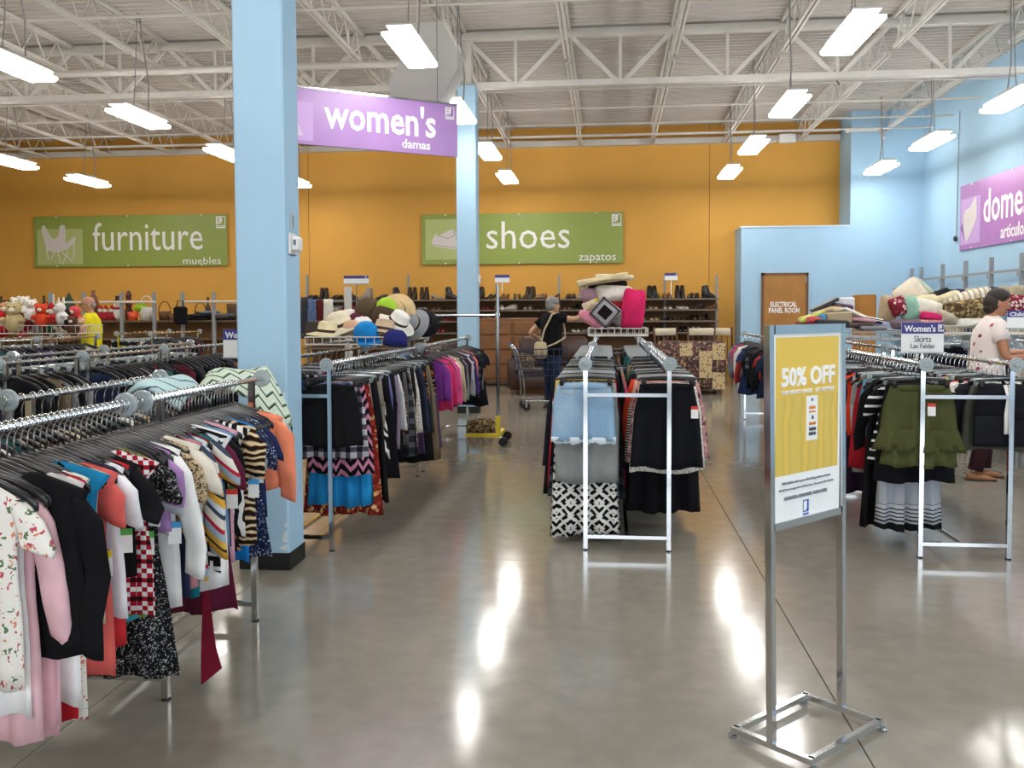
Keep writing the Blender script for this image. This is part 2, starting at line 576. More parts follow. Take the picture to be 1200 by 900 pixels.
# utility room built out from the back wall: a low block with the panel room door, and a tall block in the corner
struct('wall_utility_block', WALL_BLUE, MB().box(2.69, 4.82, 19.1, YB, 0, 3.15))
struct('wall_corner_block', WALL_BLUE, MB().box(4.82, XR, 19.1, YB, 0, 5.6))
struct('trim_1', mat('white_cap_trim', '#c5d5e0', rough=.6), MB().box(2.675, 4.82, 19.085, YB, 3.15, 3.18))
# shopfront behind the camera
wf = struct('wall_front', mat('cream_wall_paint', '#cdbf9f', rough=0.8), MB().box(XL, -4, YF - .2, YF, 0, 6.2).box(XR - .1, XR, YF - .2, YF, 0, 6.2).box(-4, XR - .1, YF - .2, YF, 3.1, 6.2))
wn = struct('window_1', GREY_STEEL, MB().box(-4, XR - .1, YF - .14, YF - .08, 0, .12).box(-4, XR - .1, YF - .14, YF - .08, 2.98, 3.1))
for k in range(8):
    x = -4 + k * 1.494
    MB().box(x - .03, x + .03, YF - .14, YF - .08, .12, 2.98).build('mullion', GREY_STEEL, wn)

# corrugated roof deck
DECK = mat('white_painted_deck', '#beb8b0', rough=0.7, var=0.05, nscale=1.5)
mb = MB()
y, pts = YF, []
while y < YB + .2:
    for dy, dz in ((0, 0), (.052, 0), (.07, .04), (.132, .04)):
        pts.append((y + dy, deck_z(y + dy) + dz))
    y += .15
n = len(pts)
mb.add([(XL - .1, a, b) for a, b in pts] + [(XR + .1, a, b) for a, b in pts], [(i, i + 1, n + i + 1, n + i) for i in range(n - 1)])
mb.add([(XL - .1, YF, 6.2), (XR + .1, YF, 6.2), (XR + .1, YB + .2, 6.2), (XL - .1, YB + .2, 6.2)], [(0, 1, 2, 3)])
struct('ceiling', DECK, mb)

# open web joists in three bays, joists share meshes
JX = [-2.07 + 1.5 * k for k in range(-8, 6)]
for a, b in ((YF, 5.3), (5.3, 13.4), (13.4, 19.93)):
    top, bot, web = MB(), MB(), MB()
    for s in (-.028, .028):
        top.bar((s, a, deck_z(a) - .03), (s, b, deck_z(b) - .03), .035, .05)
        bot.bar((s, a + .25, deck_z(a) - .43), (s, b - .12, deck_z(b) - .43), .034, .045)
    k = int(round((b - a - .37) / .56))
    for i in range(k):
        y0 = a + .25 + (b - a - .37) * i / k
        y1 = a + .25 + (b - a - .37) * (i + .5) / k
        y2 = a + .25 + (b - a - .37) * (i + 1) / k
        web.tube([(0, y0, deck_z(y0) - .42), (0, y1, deck_z(y1) - .05)], .011, 5)
        web.tube([(0, y1, deck_z(y1) - .05), (0, y2, deck_z(y2) - .42)], .011, 5)
    mt, mo, mw = top.mesh('joist_chord', WHITE_STEEL), bot.mesh('bottom_chord', WHITE_STEEL), web.mesh('web_rod', WHITE_STEEL)
    for x in JX:
        r = link('roof_beam', mt, None, (x, 0, 0), kind='structure')
        link('bottom_chord', mo, r)
        link('web_rod', mw, r)

# girders over the column line
for gy in (5.3, 13.4):
    zt, zb = 5.45, 4.74
    g = struct('roof_girder_beam', WHITE_STEEL, MB().bar((XL, gy, zt), (XR, gy, zt), .14, .1))
    MB().bar((XL, gy, zb), (XR, gy, zb), .13, .085).build('bottom_chord', WHITE_STEEL, g)
    MB().bar((XL, gy - .16, zt - .07), (XR, gy - .16, zt - .07), .03, .045).build('tie_bar', WHITE_STEEL, g)
    for x in JX:
        if x + 1.5 > XR:
            continue
        mid = x + .75
        for p, q, th in (((x + .05, gy, zt - .04), (mid - .03, gy, zb), .055), ((x + 1.45, gy, zt - .04), (mid + .03, gy, zb), .055), ((mid, gy, zt - .04), (mid, gy, zb), .04)):
            MB().bar(p, q, th, th).build('web_strut', WHITE_STEEL, g)
# bridging, pipes and conduit
for y in (7.4, 9.2, 10.9, 15.0, 16.3, 17.6, 18.6):
    struct('bridging_beam', WHITE_STEEL, MB().tube([(XL, y, deck_z(y) - .46), (XR, y, deck_z(y) - .46)], .018, 6))
p = struct('sprinkler_pipe_beam', WHITE_STEEL, MB().tube([(XL, 12.75, 4.93), (-2.75, 12.75, 4.93), (-2.6, 12.75, 5.1)], .05, 10))
for x in (-12.6, -10.8, -9.0, -7.2, -5.4, -3.6):
    MB().tube([(x, 12.75, 4.93), (x, 12.75, 5.5)], .012, 5).build('hanger_rod', WHITE_STEEL, p)
struct('conduit_beam', mat('dark_conduit', '#55524e', rough=.5), MB().tube([(-2, 14.6, 5.04), (1.4, 14.6, 5.05), (3.4, 14.6, 5.05), (3.5, 14.6, 4.9)], .012, 6))
struct('wall_ledger_beam', WHITE_STEEL, MB().box(XL, 4.8, 19.84, YB, 5.0, 5.12))
p = struct('wall_pipe_beam', WHITE_STEEL, MB().tube([(XL, 19.8, 5.2), (4.75, 19.8, 5.2)], .03, 8))
tag_ = MB().bbox(3.52, 3.86, 19.62, 19.82, 4.94, 5.12, .015).build('junction_box', WHITE_PLASTIC, None, label='white junction box on the ledger beam of the orange wall', cat='junction box')
MB().tube([(3.52, 19.7, 5.0), (3.3, 19.75, 4.93), (3.2, 19.78, 5.0)], .012, 6).build('cable', WHITE_PLASTIC, tag_)
mb = MB().tube([(4.7, 18.9, 5.02), (5.3, 18.9, 5.02)], .035, 8).tube([(5.3, 18.9, 5.02), (5.33, 18.7, 4.82)], .035, 8)
mb.ball((4.7, 18.9, 5.02), .06, .06, .06, 8, 6)
struct('drain_pipe_beam', WHITE_STEEL, mb)

# columns
for nm, x0, x1, y0, y1, zt in (('column', -2.107, -1.814, 5.07, 5.33, 5.4), ('column', -2.175, -1.885, 13.25, 13.54, 4.74)):
    mb = MB().bbox(x0, x1, y0, y1, 0, zt, .012)
    c = struct(nm, BLUE_PAINT, mb, label='pale blue square column ' + ('beside the hanging purple sign' if y0 < 6 else 'in front of the green shoes sign'), cat='column')
    MB().box(x0 - .004, x1 + .004, y0 - .004, y1 + .004, 0.001, .1).build('base_trim', BLACK_RUBBER, c)
    if y0 > 6:
        MB().box(x0 + .07, x1 - .07, y0 + .07, y1 - .07, zt, 5.42).build('steel_post', WHITE_STEEL, c)
    else:
        # chipped paint low on the visible corner
        for z, h, wd in ((.115, .035, .05), (.16, .07, .03), (.25, .03, .016), (.62, .035, .014), (.7, .02, .01), (1.0, .03, .012)):
            MB().prism([(x1 - .012, z), (x1 - .012, z + h), (x1 - .012 - wd * .4, z + h * .9), (x1 - .012 - wd, z + h * .35), (x1 - .012 - wd * .7, z + h * .05)], y0 - .0015, y0 + .01).build('paint_chip', mat('bare_plaster', '#dfe6ea', rough=.9), c)
# thermostat and cover plate on the big column
t = MB().bbox(-1.814, -1.80, 5.12, 5.24, 1.81, 1.935, .006).build('thermostat', WHITE_PLASTIC, None, label='white thermostat on the side of the big blue column', cat='thermostat')
MB().bbox(-1.80, -1.762, 5.135, 5.23, 1.83, 1.915, .01).build('cover', WHITE_PLASTIC, t)
MB().box(-1.787, -1.771, 5.133, 5.136, 1.865, 1.895).build('display', mat('grey_display', '#6b7580', rough=.3), t)
t = MB().bbox(-1.814, -1.805, 5.16, 5.20, 1.955, 2.05, .004).build('switch_plate', mat('light_grey_plate', '#b9c0c4', rough=.4), None, label='narrow grey switch plate above the thermostat on the blue column', cat='switch plate')
MB().box(-1.805, -1.80, 5.17, 5.19, 1.97, 2.035).build('toggle', GREY_STEEL, t)
q = at(563, 327, 13.3)
t = MB().bbox(-1.885, -1.845, 13.33, 13.43, q.z - .06, q.z + .06, .01).build('sensor_box', WHITE_PLASTIC, None, label='small white sensor box on the far blue column', cat='sensor')
MB().box(-1.845, -1.84, 13.36, 13.4, q.z - .03, q.z).build('lens', GREY_STEEL, t)

# air duct box hanging beside the far column
poly = [(474, 27), (518, 25), (536, 56), (536, 80), (516, 118), (456, 115), (456, 94), (474, 62)]
mb = MB().prism([(at(x, y, 11.0).x, at(x, y, 11.0).z) for x, y in reversed(poly)], 11.0, 11.45)
d = mb.build('air_duct', mat('white_duct_metal', '#c4c2bd', rough=.6, var=.03), None, label='big white angular air duct box hung under the roof deck', cat='air duct')
q = at(474, 27, 11.0)
for x in (q.x + .1, q.x + .42):
    MB().box(x, x + .02, 11.2, 11.23, q.z - .05, 5.53).build('strap', WHITE_STEEL, d)

# panel room door
a, b = at(892, 320, 19.1), at(947, 320, 19.1)
dr = struct('door_1', OAK, MB().box(a.x + .04, b.x - .04, 19.06, 19.095, .01, a.z - .04))
MB().box(a.x, a.x + .05, 19.05, 19.1, 0, a.z).box(b.x - .05, b.x, 19.05, 19.1, 0, a.z).box(a.x, b.x, 19.05, 19.1, a.z - .05, a.z).build('door_frame', mat('dark_bronze_frame', '#6b4a2a', rough=.5), dr)
mb = MB()
for z in (.3, 1.2, 2.05):
    mb.box(b.x - .06, b.x - .045, 19.04, 19.06, z, z + .1)
mb.build('hinge', STEEL, dr)
MB().ball((a.x + .12, 19.03, 1.0), .035, .035, .035, 8, 6).build('door_knob', CHROME, dr)
for txt, py, x0, x1 in (('ELECTRICAL', 359.5, 903, 934), ('PANEL ROOM', 366.5, 901, 937)):
    p0, p1 = at(x0, py, 19.05), at(x1, py, 19.05)
    lettering(txt, .14, p0.x, p0.z, 19.057, dr, WHITE_INK, p1.x - p0.x, 'door_lettering', .002, .004)

# ------------------------------------------------------------------ fluorescent high bays
LAMPM = mat('lit_fluorescent_diffuser', '#ffffff', rough=.4, var=0, emit=LAMP)
LZ = 4.13
ROWS = ((2.33, (.2, 3.25, 6.3, 9.28, 12.34, 15.31, 18.15), 'row over the poster stand'),
        (-1.97, (.2, 3.25, 6.25, 9.26, 12.23, 15.32, 18.28), 'row above the blue columns'),
        (-6.32, (.4, 3.4, 6.4, 9.35, 12.05, 14.95, 18.3), 'row above the toy heap'),
        (-10.4, (3.3, 6.3, 9.3, 12.3, 15.28, 17.7), 'outermost row above the toys'),
        (5.08, (3.3, 6.3, 9.35, 12.39, 15.28, 17.98), 'row beside the blue wall'))
hm = MB().bbox(-.12, .12, -.585, .585, .045, .085, .012).bbox(-.09, .09, -.2, .2, .085, .12, .012).mesh('housing', WHITE_STEEL)
dm = MB().loft([[(-.16 * k, -.575 * j, z), (.16 * k, -.575 * j, z), (.16 * k, .575 * j, z), (-.16 * k, .575 * j, z)] for k, j, z in ((.86, .96, -.05), (1, 1, -.03), (1, 1, .0))]).mesh('diffuser', LAMPM)
for X, Ys, rowname in ROWS:
    for i, Y in enumerate(Ys):
        zc = deck_z(Y) - LZ
        r = link('ceiling_light', hm, None, (X, Y, LZ), label=f'lit ceiling light, {nth(len(Ys) - i)} from the orange wall, {rowname}', cat='ceiling light', group='hanging ceiling lights')
        link('diffuser', dm, r)
        mb = MB()
        mb.tube([(0, -.15, .12), (0, -.1, .4), (0.0, 0, zc)], .007, 5)
        mb.tube([(.03, .2, .12), (.06, .16, .5), (.02, .1, zc * .7), (0, .05, zc)], .01, 5)
        mb.build('cable', mat('grey_cable', '#8a8784', rough=.5, var=0), r)


# ------------------------------------------------------------------ department signs
def logo(parent, x, z, s, m, bg, y):
    """square badge: outlined square, pale half face and an underline bar"""
    t = s * .075
    mb = MB()
    mb.box(x, x + s, y - .003, y, z + s - t, z + s).box(x, x + s, y - .003, y, z + .0, z + t)
    mb.box(x, x + t, y - .003, y, z, z + s).box(x + s - t, x + s, y - .003, y, z, z + s)
    pts = [(x + t, z + s * .22)]
    for i in range(9):
        a = -PI / 2 + PI * .5 * i / 8
        pts.append((x + s * .32 + s * .32 * math.cos(a), z + s * .52 + s * .3 * math.sin(a)))
    pts += [(x + s * .64, z + s * .9), (x + t, z + s * .9)]
    mb.prism(pts, y - .003, y)
    mb.box(x, x + s, y - .003, y, z - s * .22, z - s * .06)
    mb.build('badge', m, parent)
    MB().box(x + t * 1.6, x + s * .45, y - .005, y - .002, z + s * .73, z + s * .79).box(x + t * 1.6, x + s * .4, y - .005, y - .002, z + s * .53, z + s * .6).box(x + t * 1.6, x + s * .45, y - .005, y - .002, z + s * .34, z + s * .4).build('badge_cutout', bg, parent)


def fit(txt, x0, x1, z0, z1, y, parent, m, name, bold=0.0):
    me = text_mesh(txt, 1.0, x1 - x0, .004, bold=bold)
    zz = [v.co.z for v in me.vertices]
    k = (z1 - z0) / (max(zz) - min(zz))
    b = min(zz)
    for v in me.vertices:
        v.co.z = (v.co.z - b) * k
    me.materials.append(m)
    return link(name, me, parent, (x0, y, z0))


def sign(name, label, W, H, loc, rotz, bg, pale, word, wx, wz, sub, sx, sz, pic, px, bold=0.0, studs=True, logo_at=(.945, .045)):
    s = MB().bbox(0, W, -.012, .012, 0, H, .004).build(name, bg, None, loc=loc, rotz=rotz, label=label, cat='sign')
    y = -.0125
    fit(word, wx[0] * W, wx[1] * W, H * (1 - wz[1]), H * (1 - wz[0]), y, s, WHITE_INK, 'lettering', bold)
    fit(sub, sx[0] * W, sx[1] * W, H * (1 - sz[1]), H * (1 - sz[0]), y, s, WHITE_INK, 'lettering', bold)
    MB().box(px[0] * W, px[1] * W, y - .003, y, H * (1 - px[3]), H * (1 - px[2])).build('pale_square', pale, s)
    pic(s, lambda u, v: (u * W, H * (1 - v)), y - .003)
    ls = H * .19
    logo(s, logo_at[0] * W, H * (1 - logo_at[1]) - ls, ls, WHITE_INK, bg, y)
    if studs:
        for u in (.12, .49, .87):
            for z in (H - .02, .02):
                MB().ball((u * W, y, z), .022, .014, .018, 8, 6).build('stud_bolt', WHITE_PLASTIC, s)
    return s


def pic_chair(s, P, y):
    def poly(pts, m, yy, nm):
        MB().prism([P(a, b) for a, b in pts], yy - .003, yy).build(nm, m, s)
    pale = mat('pale_print_grey', '#d9d2cf', rough=.7, var=0)
    poly([(.066, .66), (.058, .5), (.042, .28), (.044, .19), (.056, .17), (.07, .25), (.085, .38), (.105, .45), (.125, .42), (.135, .32), (.137, .2), (.152, .165), (.166, .19), (.168, .36), (.165, .54), (.19, .48), (.205, .42), (.22, .41), (.22, .46), (.205, .55), (.175, .65), (.14, .7), (.1, .7)], pale, y, 'chair_print')
    mb = MB()
    for pts in ([(.065, .62), (.075, .84), (.09, .83), (.11, .69)], [(.125, .69), (.14, .93), (.15, .93), (.18, .67)], [(.15, .72), (.2, .88), (.207, .86), (.213, .5)]):
        q = [(P(a, b)[0], y - .002, P(a, b)[1]) for a, b in pts]
        mb.tube(q, .012, 5)
    mb.build('chair_print_leg', pale, s)


def pic_shoe(s, P, y):
    pale = mat('pale_print_grey', '#d9d2cf', rough=.7, var=0)
    MB().prism([P(a, b) for a, b in [(.05, .55), (.07, .39), (.09, .42), (.12, .36), (.155, .3), (.17, .36), (.2, .46), (.25, .55), (.28, .63), (.285, .75), (.22, .74), (.14, .68), (.06, .63)]], y - .003, y).build('shoe_print', pale, s)
    mb = MB()
    for pts in ([(.05, .6), (.14, .645), (.22, .7), (.285, .7)], [(.16, .36), (.2, .52), (.25, .6)], [(.08, .42), (.13, .48), (.17, .42)], [(.17, .5), (.2, .44)], [(.19, .55), (.22, .49)]):
        mb.tube([(P(a, b)[0], y - .003, P(a, b)[1]) for a, b in pts], .006, 4)
    mb.build('shoe_print_line', mat('grey_print_line', '#8f8b88', rough=.7, var=0), s)


def pic_linen(s, P, y):
    MB().prism([P(a, b) for a, b in [(.04, .62), (.045, .47), (.055, .4), (.11, .36), (.16, .22), (.17, .26), (.175, .55), (.15, .66), (.09, .86), (.065, .86), (.05, .74)]], y - .003, y).build('linen_print', mat('pale_print_grey', '#d9d2cf', rough=.7, var=0), s)
    MB().prism([P(a, b) for a, b in [(.012, .66), (.035, .56), (.05, .78), (.064, .87)]], y - .004, y - .002).build('linen_print_fold', mat('mauve_print', '#8a62a8', rough=.7, var=0), s)


def pic_dress(s, P, y):
    MB().prism([P(a, b) for a, b in [(.06, .85), (.1, .5), (.09, .3), (.12, .26), (.15, .32), (.18, .26), (.21, .3), (.2, .5), (.24, .85)]], y - .003, y).build('dress_print', mat('pale_print_lilac', '#dcc4e4', rough=.7, var=0), s)


GREEN = mat('olive_green_sign_panel', '#8f9f4a', rough=.45, var=.03)
PGREEN = mat('pale_green_print', '#b4bf7c', rough=.6, var=.03)
PURPLE = mat('violet_sign_panel', '#a77fbd', rough=.35, var=.03)
MAGENTA = mat('orchid_sign_panel', '#aa6fb2', rough=.35, var=.05)
LILAC = mat('pale_lilac_print', '#c3a0d6', rough=.6, var=.03)
Y = 19.955
a, b = at(41, 313.5, Y), at(267, 312, Y)
c = at(41, 254, Y)
sign('department_sign', 'long green wall sign reading furniture with a butterfly chair picture', b.x - a.x, c.z - a.z, (a.x, Y, a.z), 0, GREEN, PGREEN,
     'furniture', (.31, .876), (.14, .69), 'muebles', (.774, .966), (.83, .965), pic_chair, (.018, .256, .25, .95))
a, b, c = at(494.5, 310.5, Y), at(730, 309.5, Y), at(494.5, 251.5, Y)
sign('department_sign', 'long green wall sign reading shoes with a sneaker picture', b.x - a.x, c.z - a.z, (a.x, Y, a.z), 0, GREEN, PGREEN,
     'shoes', (.327, .74), (.16, .70), 'zapatos', (.785, .966), (.82, 1.0), pic_shoe, (.02, .29, .1, .9))
rt = at(535.5, 124, 10.8)
lf = at(348, 101, 9.72)
ang = math.atan2(rt.y - lf.y, rt.x - lf.x)
L, H = 2.42, .60
o = Vector((rt.x - L * math.cos(ang), rt.y - L * math.sin(ang), rt.z - H))
ws = sign('hanging_sign', 'purple hanging sign reading women\'s between the two blue columns', L, H, o, ang, PURPLE, LILAC,
          "women's", (.335, .885), (.10, .68), 'damas', (.71, .855), (.74, .91), pic_dress, (.05, .285, .25, .93), .02, False, (.935, .05))
MB().box(-.01, L + .01, -.018, .018, H, H + .02).build('top_rail', CHROME, ws)
for x in (.25, L - .25):
    MB().tube([(x, 0, H + .02), (x, 0, deck_z(10.3) - o.z)], .005, 5).build('hanging_wire', STEEL, ws)
X = XR - .016
k = X / 1080
a = at(1127, 219, 17.0)
zt, zb, y0 = 3.648, 2.52, 17.1
sign('department_sign', 'orchid purple sign reading domestics on the blue side wall', 4.3, zt - zb, (X, y0, zb), R(-90), MAGENTA, LILAC,
     'domestics', (.24, .84), (.17, .66), 'artículos domésticos', (.40, .92), (.74, .93), pic_linen, (.012, .21, .22, .92), .012, True)
# camera puck and cable by that sign
t = MB().ball((XR - .03, 17.3, 2.75), .035, .05, .05, 8, 6).build('wall_sensor', mat('dark_sensor', '#2b3440', rough=.3, var=0), None, label='tiny dark sensor with a cable on the blue wall', cat='sensor')
MB().tube([(XR - .01, 17.3, 2.79), (XR - .01, 17.28, 4.1), (XR - .01, 17.24, 5.0)], .008, 5).build('cable', GREY_STEEL, t)


# ------------------------------------------------------------------ garments
RAIL = 1.165


def sheet(mb, ztop, zbot, wfun, tfun, amp, freq, ph, nu=14, ns=9, bell=0.0):
    """a closed, softly folded panel of cloth: front and back skins over a lens section"""
    rings = []
    for i in range(ns + 1):
        s = i / ns
        ring = []
        us = [-1 + 2 * k / nu for k in range(nu + 1)]
        for side, seq in ((1, us), (-1, us[-2:0:-1])):
            for u in seq:
                wv = wfun(s)
                x = u * wv
                zt = ztop(u)
                z = zt + (zbot(u) - zt) * s
                th = tfun(s) * math.sqrt(max(0, 1 - u * u)) * side
                fo = amp * (s ** .8) * (math.sin(freq * u * PI + ph) + .45 * math.sin(freq * 2.3 * u * PI + ph * 1.7))
                fo2 = .35 * amp * s * math.sin(freq * 1.9 * u * PI + ph * 2 + side)
                ring.append((x, th + fo + fo2 - bell * s * side * 0, z))
        rings.append(ring)
    mb.loft(rings)


def sleeve(mb, sx, L, W, rnd, long):
    x0 = sx * W * .93
    if long:
        k = rnd.uniform(-.03, .045)
        pts = [(x0, 0, -.175), (sx * (W + .004), .01 * rnd.uniform(-1, 1), -.22), (sx * (W + .012 + k * .5), .02 * rnd.uniform(-1, 1), -.38), (sx * (W + .012 + k), .025 * rnd.uniform(-1, 1), -L * .82), (sx * (W + .012 + k), .02 * rnd.uniform(-1, 1), -L)]
        rr = [.03, .062, .06, .052, .046]
    else:
        k = rnd.uniform(-.01, .03)
        pts = [(x0, 0, -.175), (sx * (W + .006), 0, -.21), (sx * (W + .012 + k), .015 * rnd.uniform(-1, 1), -.28), (sx * (W + .012 + k), .02 * rnd.uniform(-1, 1), -L)]
        rr = [.03, .062, .066, .062]
    fine, fr = [], []
    for i in range(len(pts) - 1):
        for q in range(3 if i else 2):
            f = q / (3 if i else 2)
            fine.append([a + (b - a) * f for a, b in zip(pts[i], pts[i + 1])])
            fr.append(rr[i] + (rr[i + 1] - rr[i]) * f)
    fine.append(pts[-1])
    fr.append(rr[-1])
    rings = []
    p0 = rnd.uniform(0, 6)
    for i, ((x, y, z), r) in enumerate(zip(fine, fr)):
        t_ = i / len(fine)
        rings.append([(x + r * .74 * math.cos(a) * (1 + .10 * t_ * math.sin(3 * a + p0 + 2 * t_)), y + r * .34 * math.sin(a) * (1 + .35 * t_ * math.sin(2 * a + p0)) + .006 * math.sin(5 * t_ + p0), z - .3 * r * sx * math.cos(a)) for a in [2 * PI * k / 14 for k in range(14)]])
    mb.loft(rings)


TOPS = ('blouse', 'tee', 'tank', 'jacket', 'dress')


def garment_mesh(kind, L, W, seed):
    rnd = random.Random(seed)
    mb = MB()
    ph = rnd.uniform(0, 6)
    if kind in TOPS:
        nw = rnd.uniform(.06, .14)

        def ztop(u):
            x = abs(u) * W
            z = -.098 - .06 * (x / W) ** 1.25
            if x < nw:
                z -= .05 * (1 - (x / nw) ** 2)
            return z
        fl = {'dress': .3, 'tank': .02, 'jacket': .02}.get(kind, .05)
        arm = .86 if kind == 'tank' else .95

        def wf(s):
            return W * (1.0 if s < .05 else arm - .06 * math.sin(min(1, s / .6) * PI) + fl * max(0, s - .45) * 1.6)
        T = .026 if kind == 'jacket' else .015
        sheet(mb, ztop, lambda u: -L - .012 * math.sin(5 * u + ph), wf, lambda s: T * (.5 + .6 * s), .013 + (.010 if kind == 'dress' else 0), rnd.uniform(1.6, 3.0), ph, nu=18)
        if kind in ('blouse', 'jacket'):
            for sx in (-1, 1):
                sleeve(mb, sx, min(L, .56) + rnd.uniform(.0, .05), W * .97, rnd, True)
        elif kind in ('tee', 'dress'):
            for sx in (-1, 1):
                sleeve(mb, sx, rnd.uniform(.30, .36), W * .97, rnd, False)
    elif kind in ('trousers', 'shorts'):
        zc = -.11 - min(.24, L * .45)
        sheet(mb, lambda u: -.13, lambda u: zc, lambda s: W * (.9 + .1 * s), lambda s: .014, .004, 1.4, ph, ns=3)
        for sx in (-1, 1):
            rings = []
            for i in range(7):
                s = i / 6
                hw = W * (.5 - .09 * s) if kind == 'trousers' else W * .52
                cx = sx * W * (.5 - .02 * s)
                z = zc + .02 + (-L - zc - .02) * s
                rings.append([(cx + hw * math.cos(a), .018 * math.sin(a) + .01 * s * math.sin(3 * s + ph) + (.006 if sx > 0 else -.006), z) for a in [2 * PI * k / 12 for k in range(12)]])
            mb.loft(rings)
    else:                                    # skirts of every length
        fl = {'skirt': .22, 'miniskirt': .1, 'maxi skirt': .3, 'pencil skirt': -.02}.get(kind, .15)
        amp = {'skirt': .016, 'miniskirt': .006, 'maxi skirt': .03, 'pencil skirt': .005}.get(kind, .01)
        sheet(mb, lambda u: -.135 - .006 * u * u, lambda u: -L - .01 * math.sin(4 * u + ph), lambda s: W * (.88 + .12 * min(1, s * 3) + fl * s), lambda s: .014 + .012 * s, amp, rnd.uniform(2.2, 3.6) if kind != 'maxi skirt' else rnd.uniform(3.2, 5.0), ph, nu=24)
    return mb


GM = {}


def gmesh(kind, L, W, seed):
    key = (kind, round(L, 2), round(W, 2), seed)
    if key not in GM:
        GM[key] = garment_mesh(kind, L, W, hash(key[1:]) & 0xffff).mesh(kind.replace(' ', '_'), BLACK_PLASTIC, True)
    return GM[key]


# hangers: black shirt hanger, clip hanger; each a body with a chrome hook as its part
def hook_mb(r=.0165):
    mb = MB()
    pts = [(math.cos(a) * r, 0, math.sin(a) * r) for a in [R(200 - 26 * k) for k in range(10)]]
    pts = [(p[0], 0, p[2] - .004) for p in pts]
    pts += [(0.004, 0, -.03), (0, 0, -.05), (0, 0, -.105)]
    return mb.tube(pts, .0028, 5)


hook_me = hook_mb().mesh('hook', CHROME, True)
mb = MB()
for sx in (-1, 1):
    mb.tube([(0, 0, -.078), (sx * .035, 0, -.088), (sx * .11, 0, -.112), (sx * .175, 0, -.142), (sx * .2, 0, -.163), (sx * .203, 0, -.18)], [.013, .015, .013, .012, .011, .006], 6, flat=.55)
mb.tube([(-.19, 0, -.152), (0, 0, -.150), (.19, 0, -.152)], .004, 5)
mb.v = [(x, y, z - .02) for x, y, z in mb.v]
shirt_hanger_me = mb.mesh('hanger', BLACK_PLASTIC, True)
mb = MB()
mb.tube([(-.185, 0, -.092), (-.17, 0, -.086), (0, 0, -.08), (.17, 0, -.086), (.185, 0, -.092)], [.005, .007, .009, .007, .005], 6, flat=.5)
for sx in (-1, 1):
    mb.box(sx * .15 - .013, sx * .15 + .013, -.016, .016, -.128, -.088)
mb.v = [(x, y, z - .02) for x, y, z in mb.v]
clip_hanger_me = mb.mesh('clip_hanger', ACRYLIC, True)
tag_me = MB().box(-.022, .022, -.001, .001, -.075, 0).mesh('price_tag', CARD)
tagtop_me = MB().box(-.022, .022, -.0016, .0016, -.02, 0).mesh('price_tag_band', RED_INK)

FILL = [('#18181b', 'black'), ('#1b1d26', 'blue-black'), ('#222a44', 'navy'), ('#16161a', 'black'), ('#3b3d42', 'charcoal'), ('#85868a', 'grey'), ('#d9d6d0', 'off-white'),
        ('#5b2433', 'maroon'), ('#a8a49c', 'stone grey'), ('#c8b79a', 'beige'), ('#6a2c3a', 'wine red'), ('#31406a', 'denim blue'), ('#c24a6a', 'rose'), ('#2a5a58', 'deep teal'),
        ('#1a1a1e', 'black'), ('#e4e2de', 'white'), ('#4b3a5c', 'plum'), ('#7a6a54', 'khaki'), ('@dark_floral', 'dark floral'), ('@dark_plaid', 'dark plaid'), ('@grey_plaid', 'grey plaid'),
        ('@polka', 'dotted black'), ('@dark_denim', 'dark denim'), ('@fine_stripe', 'finely striped'), ('#a33a34', 'brick red'), ('#4a6d9a', 'mid blue')]
DARK = FILL[:5] + FILL[13:15] + FILL[16:20] + FILL[22:23]
NOUN = {'tank': 'sleeveless top', 'tee': 'short-sleeved top', 'blouse': 'long-sleeved blouse'}
LBL = {}
FAR_HANGERS = []


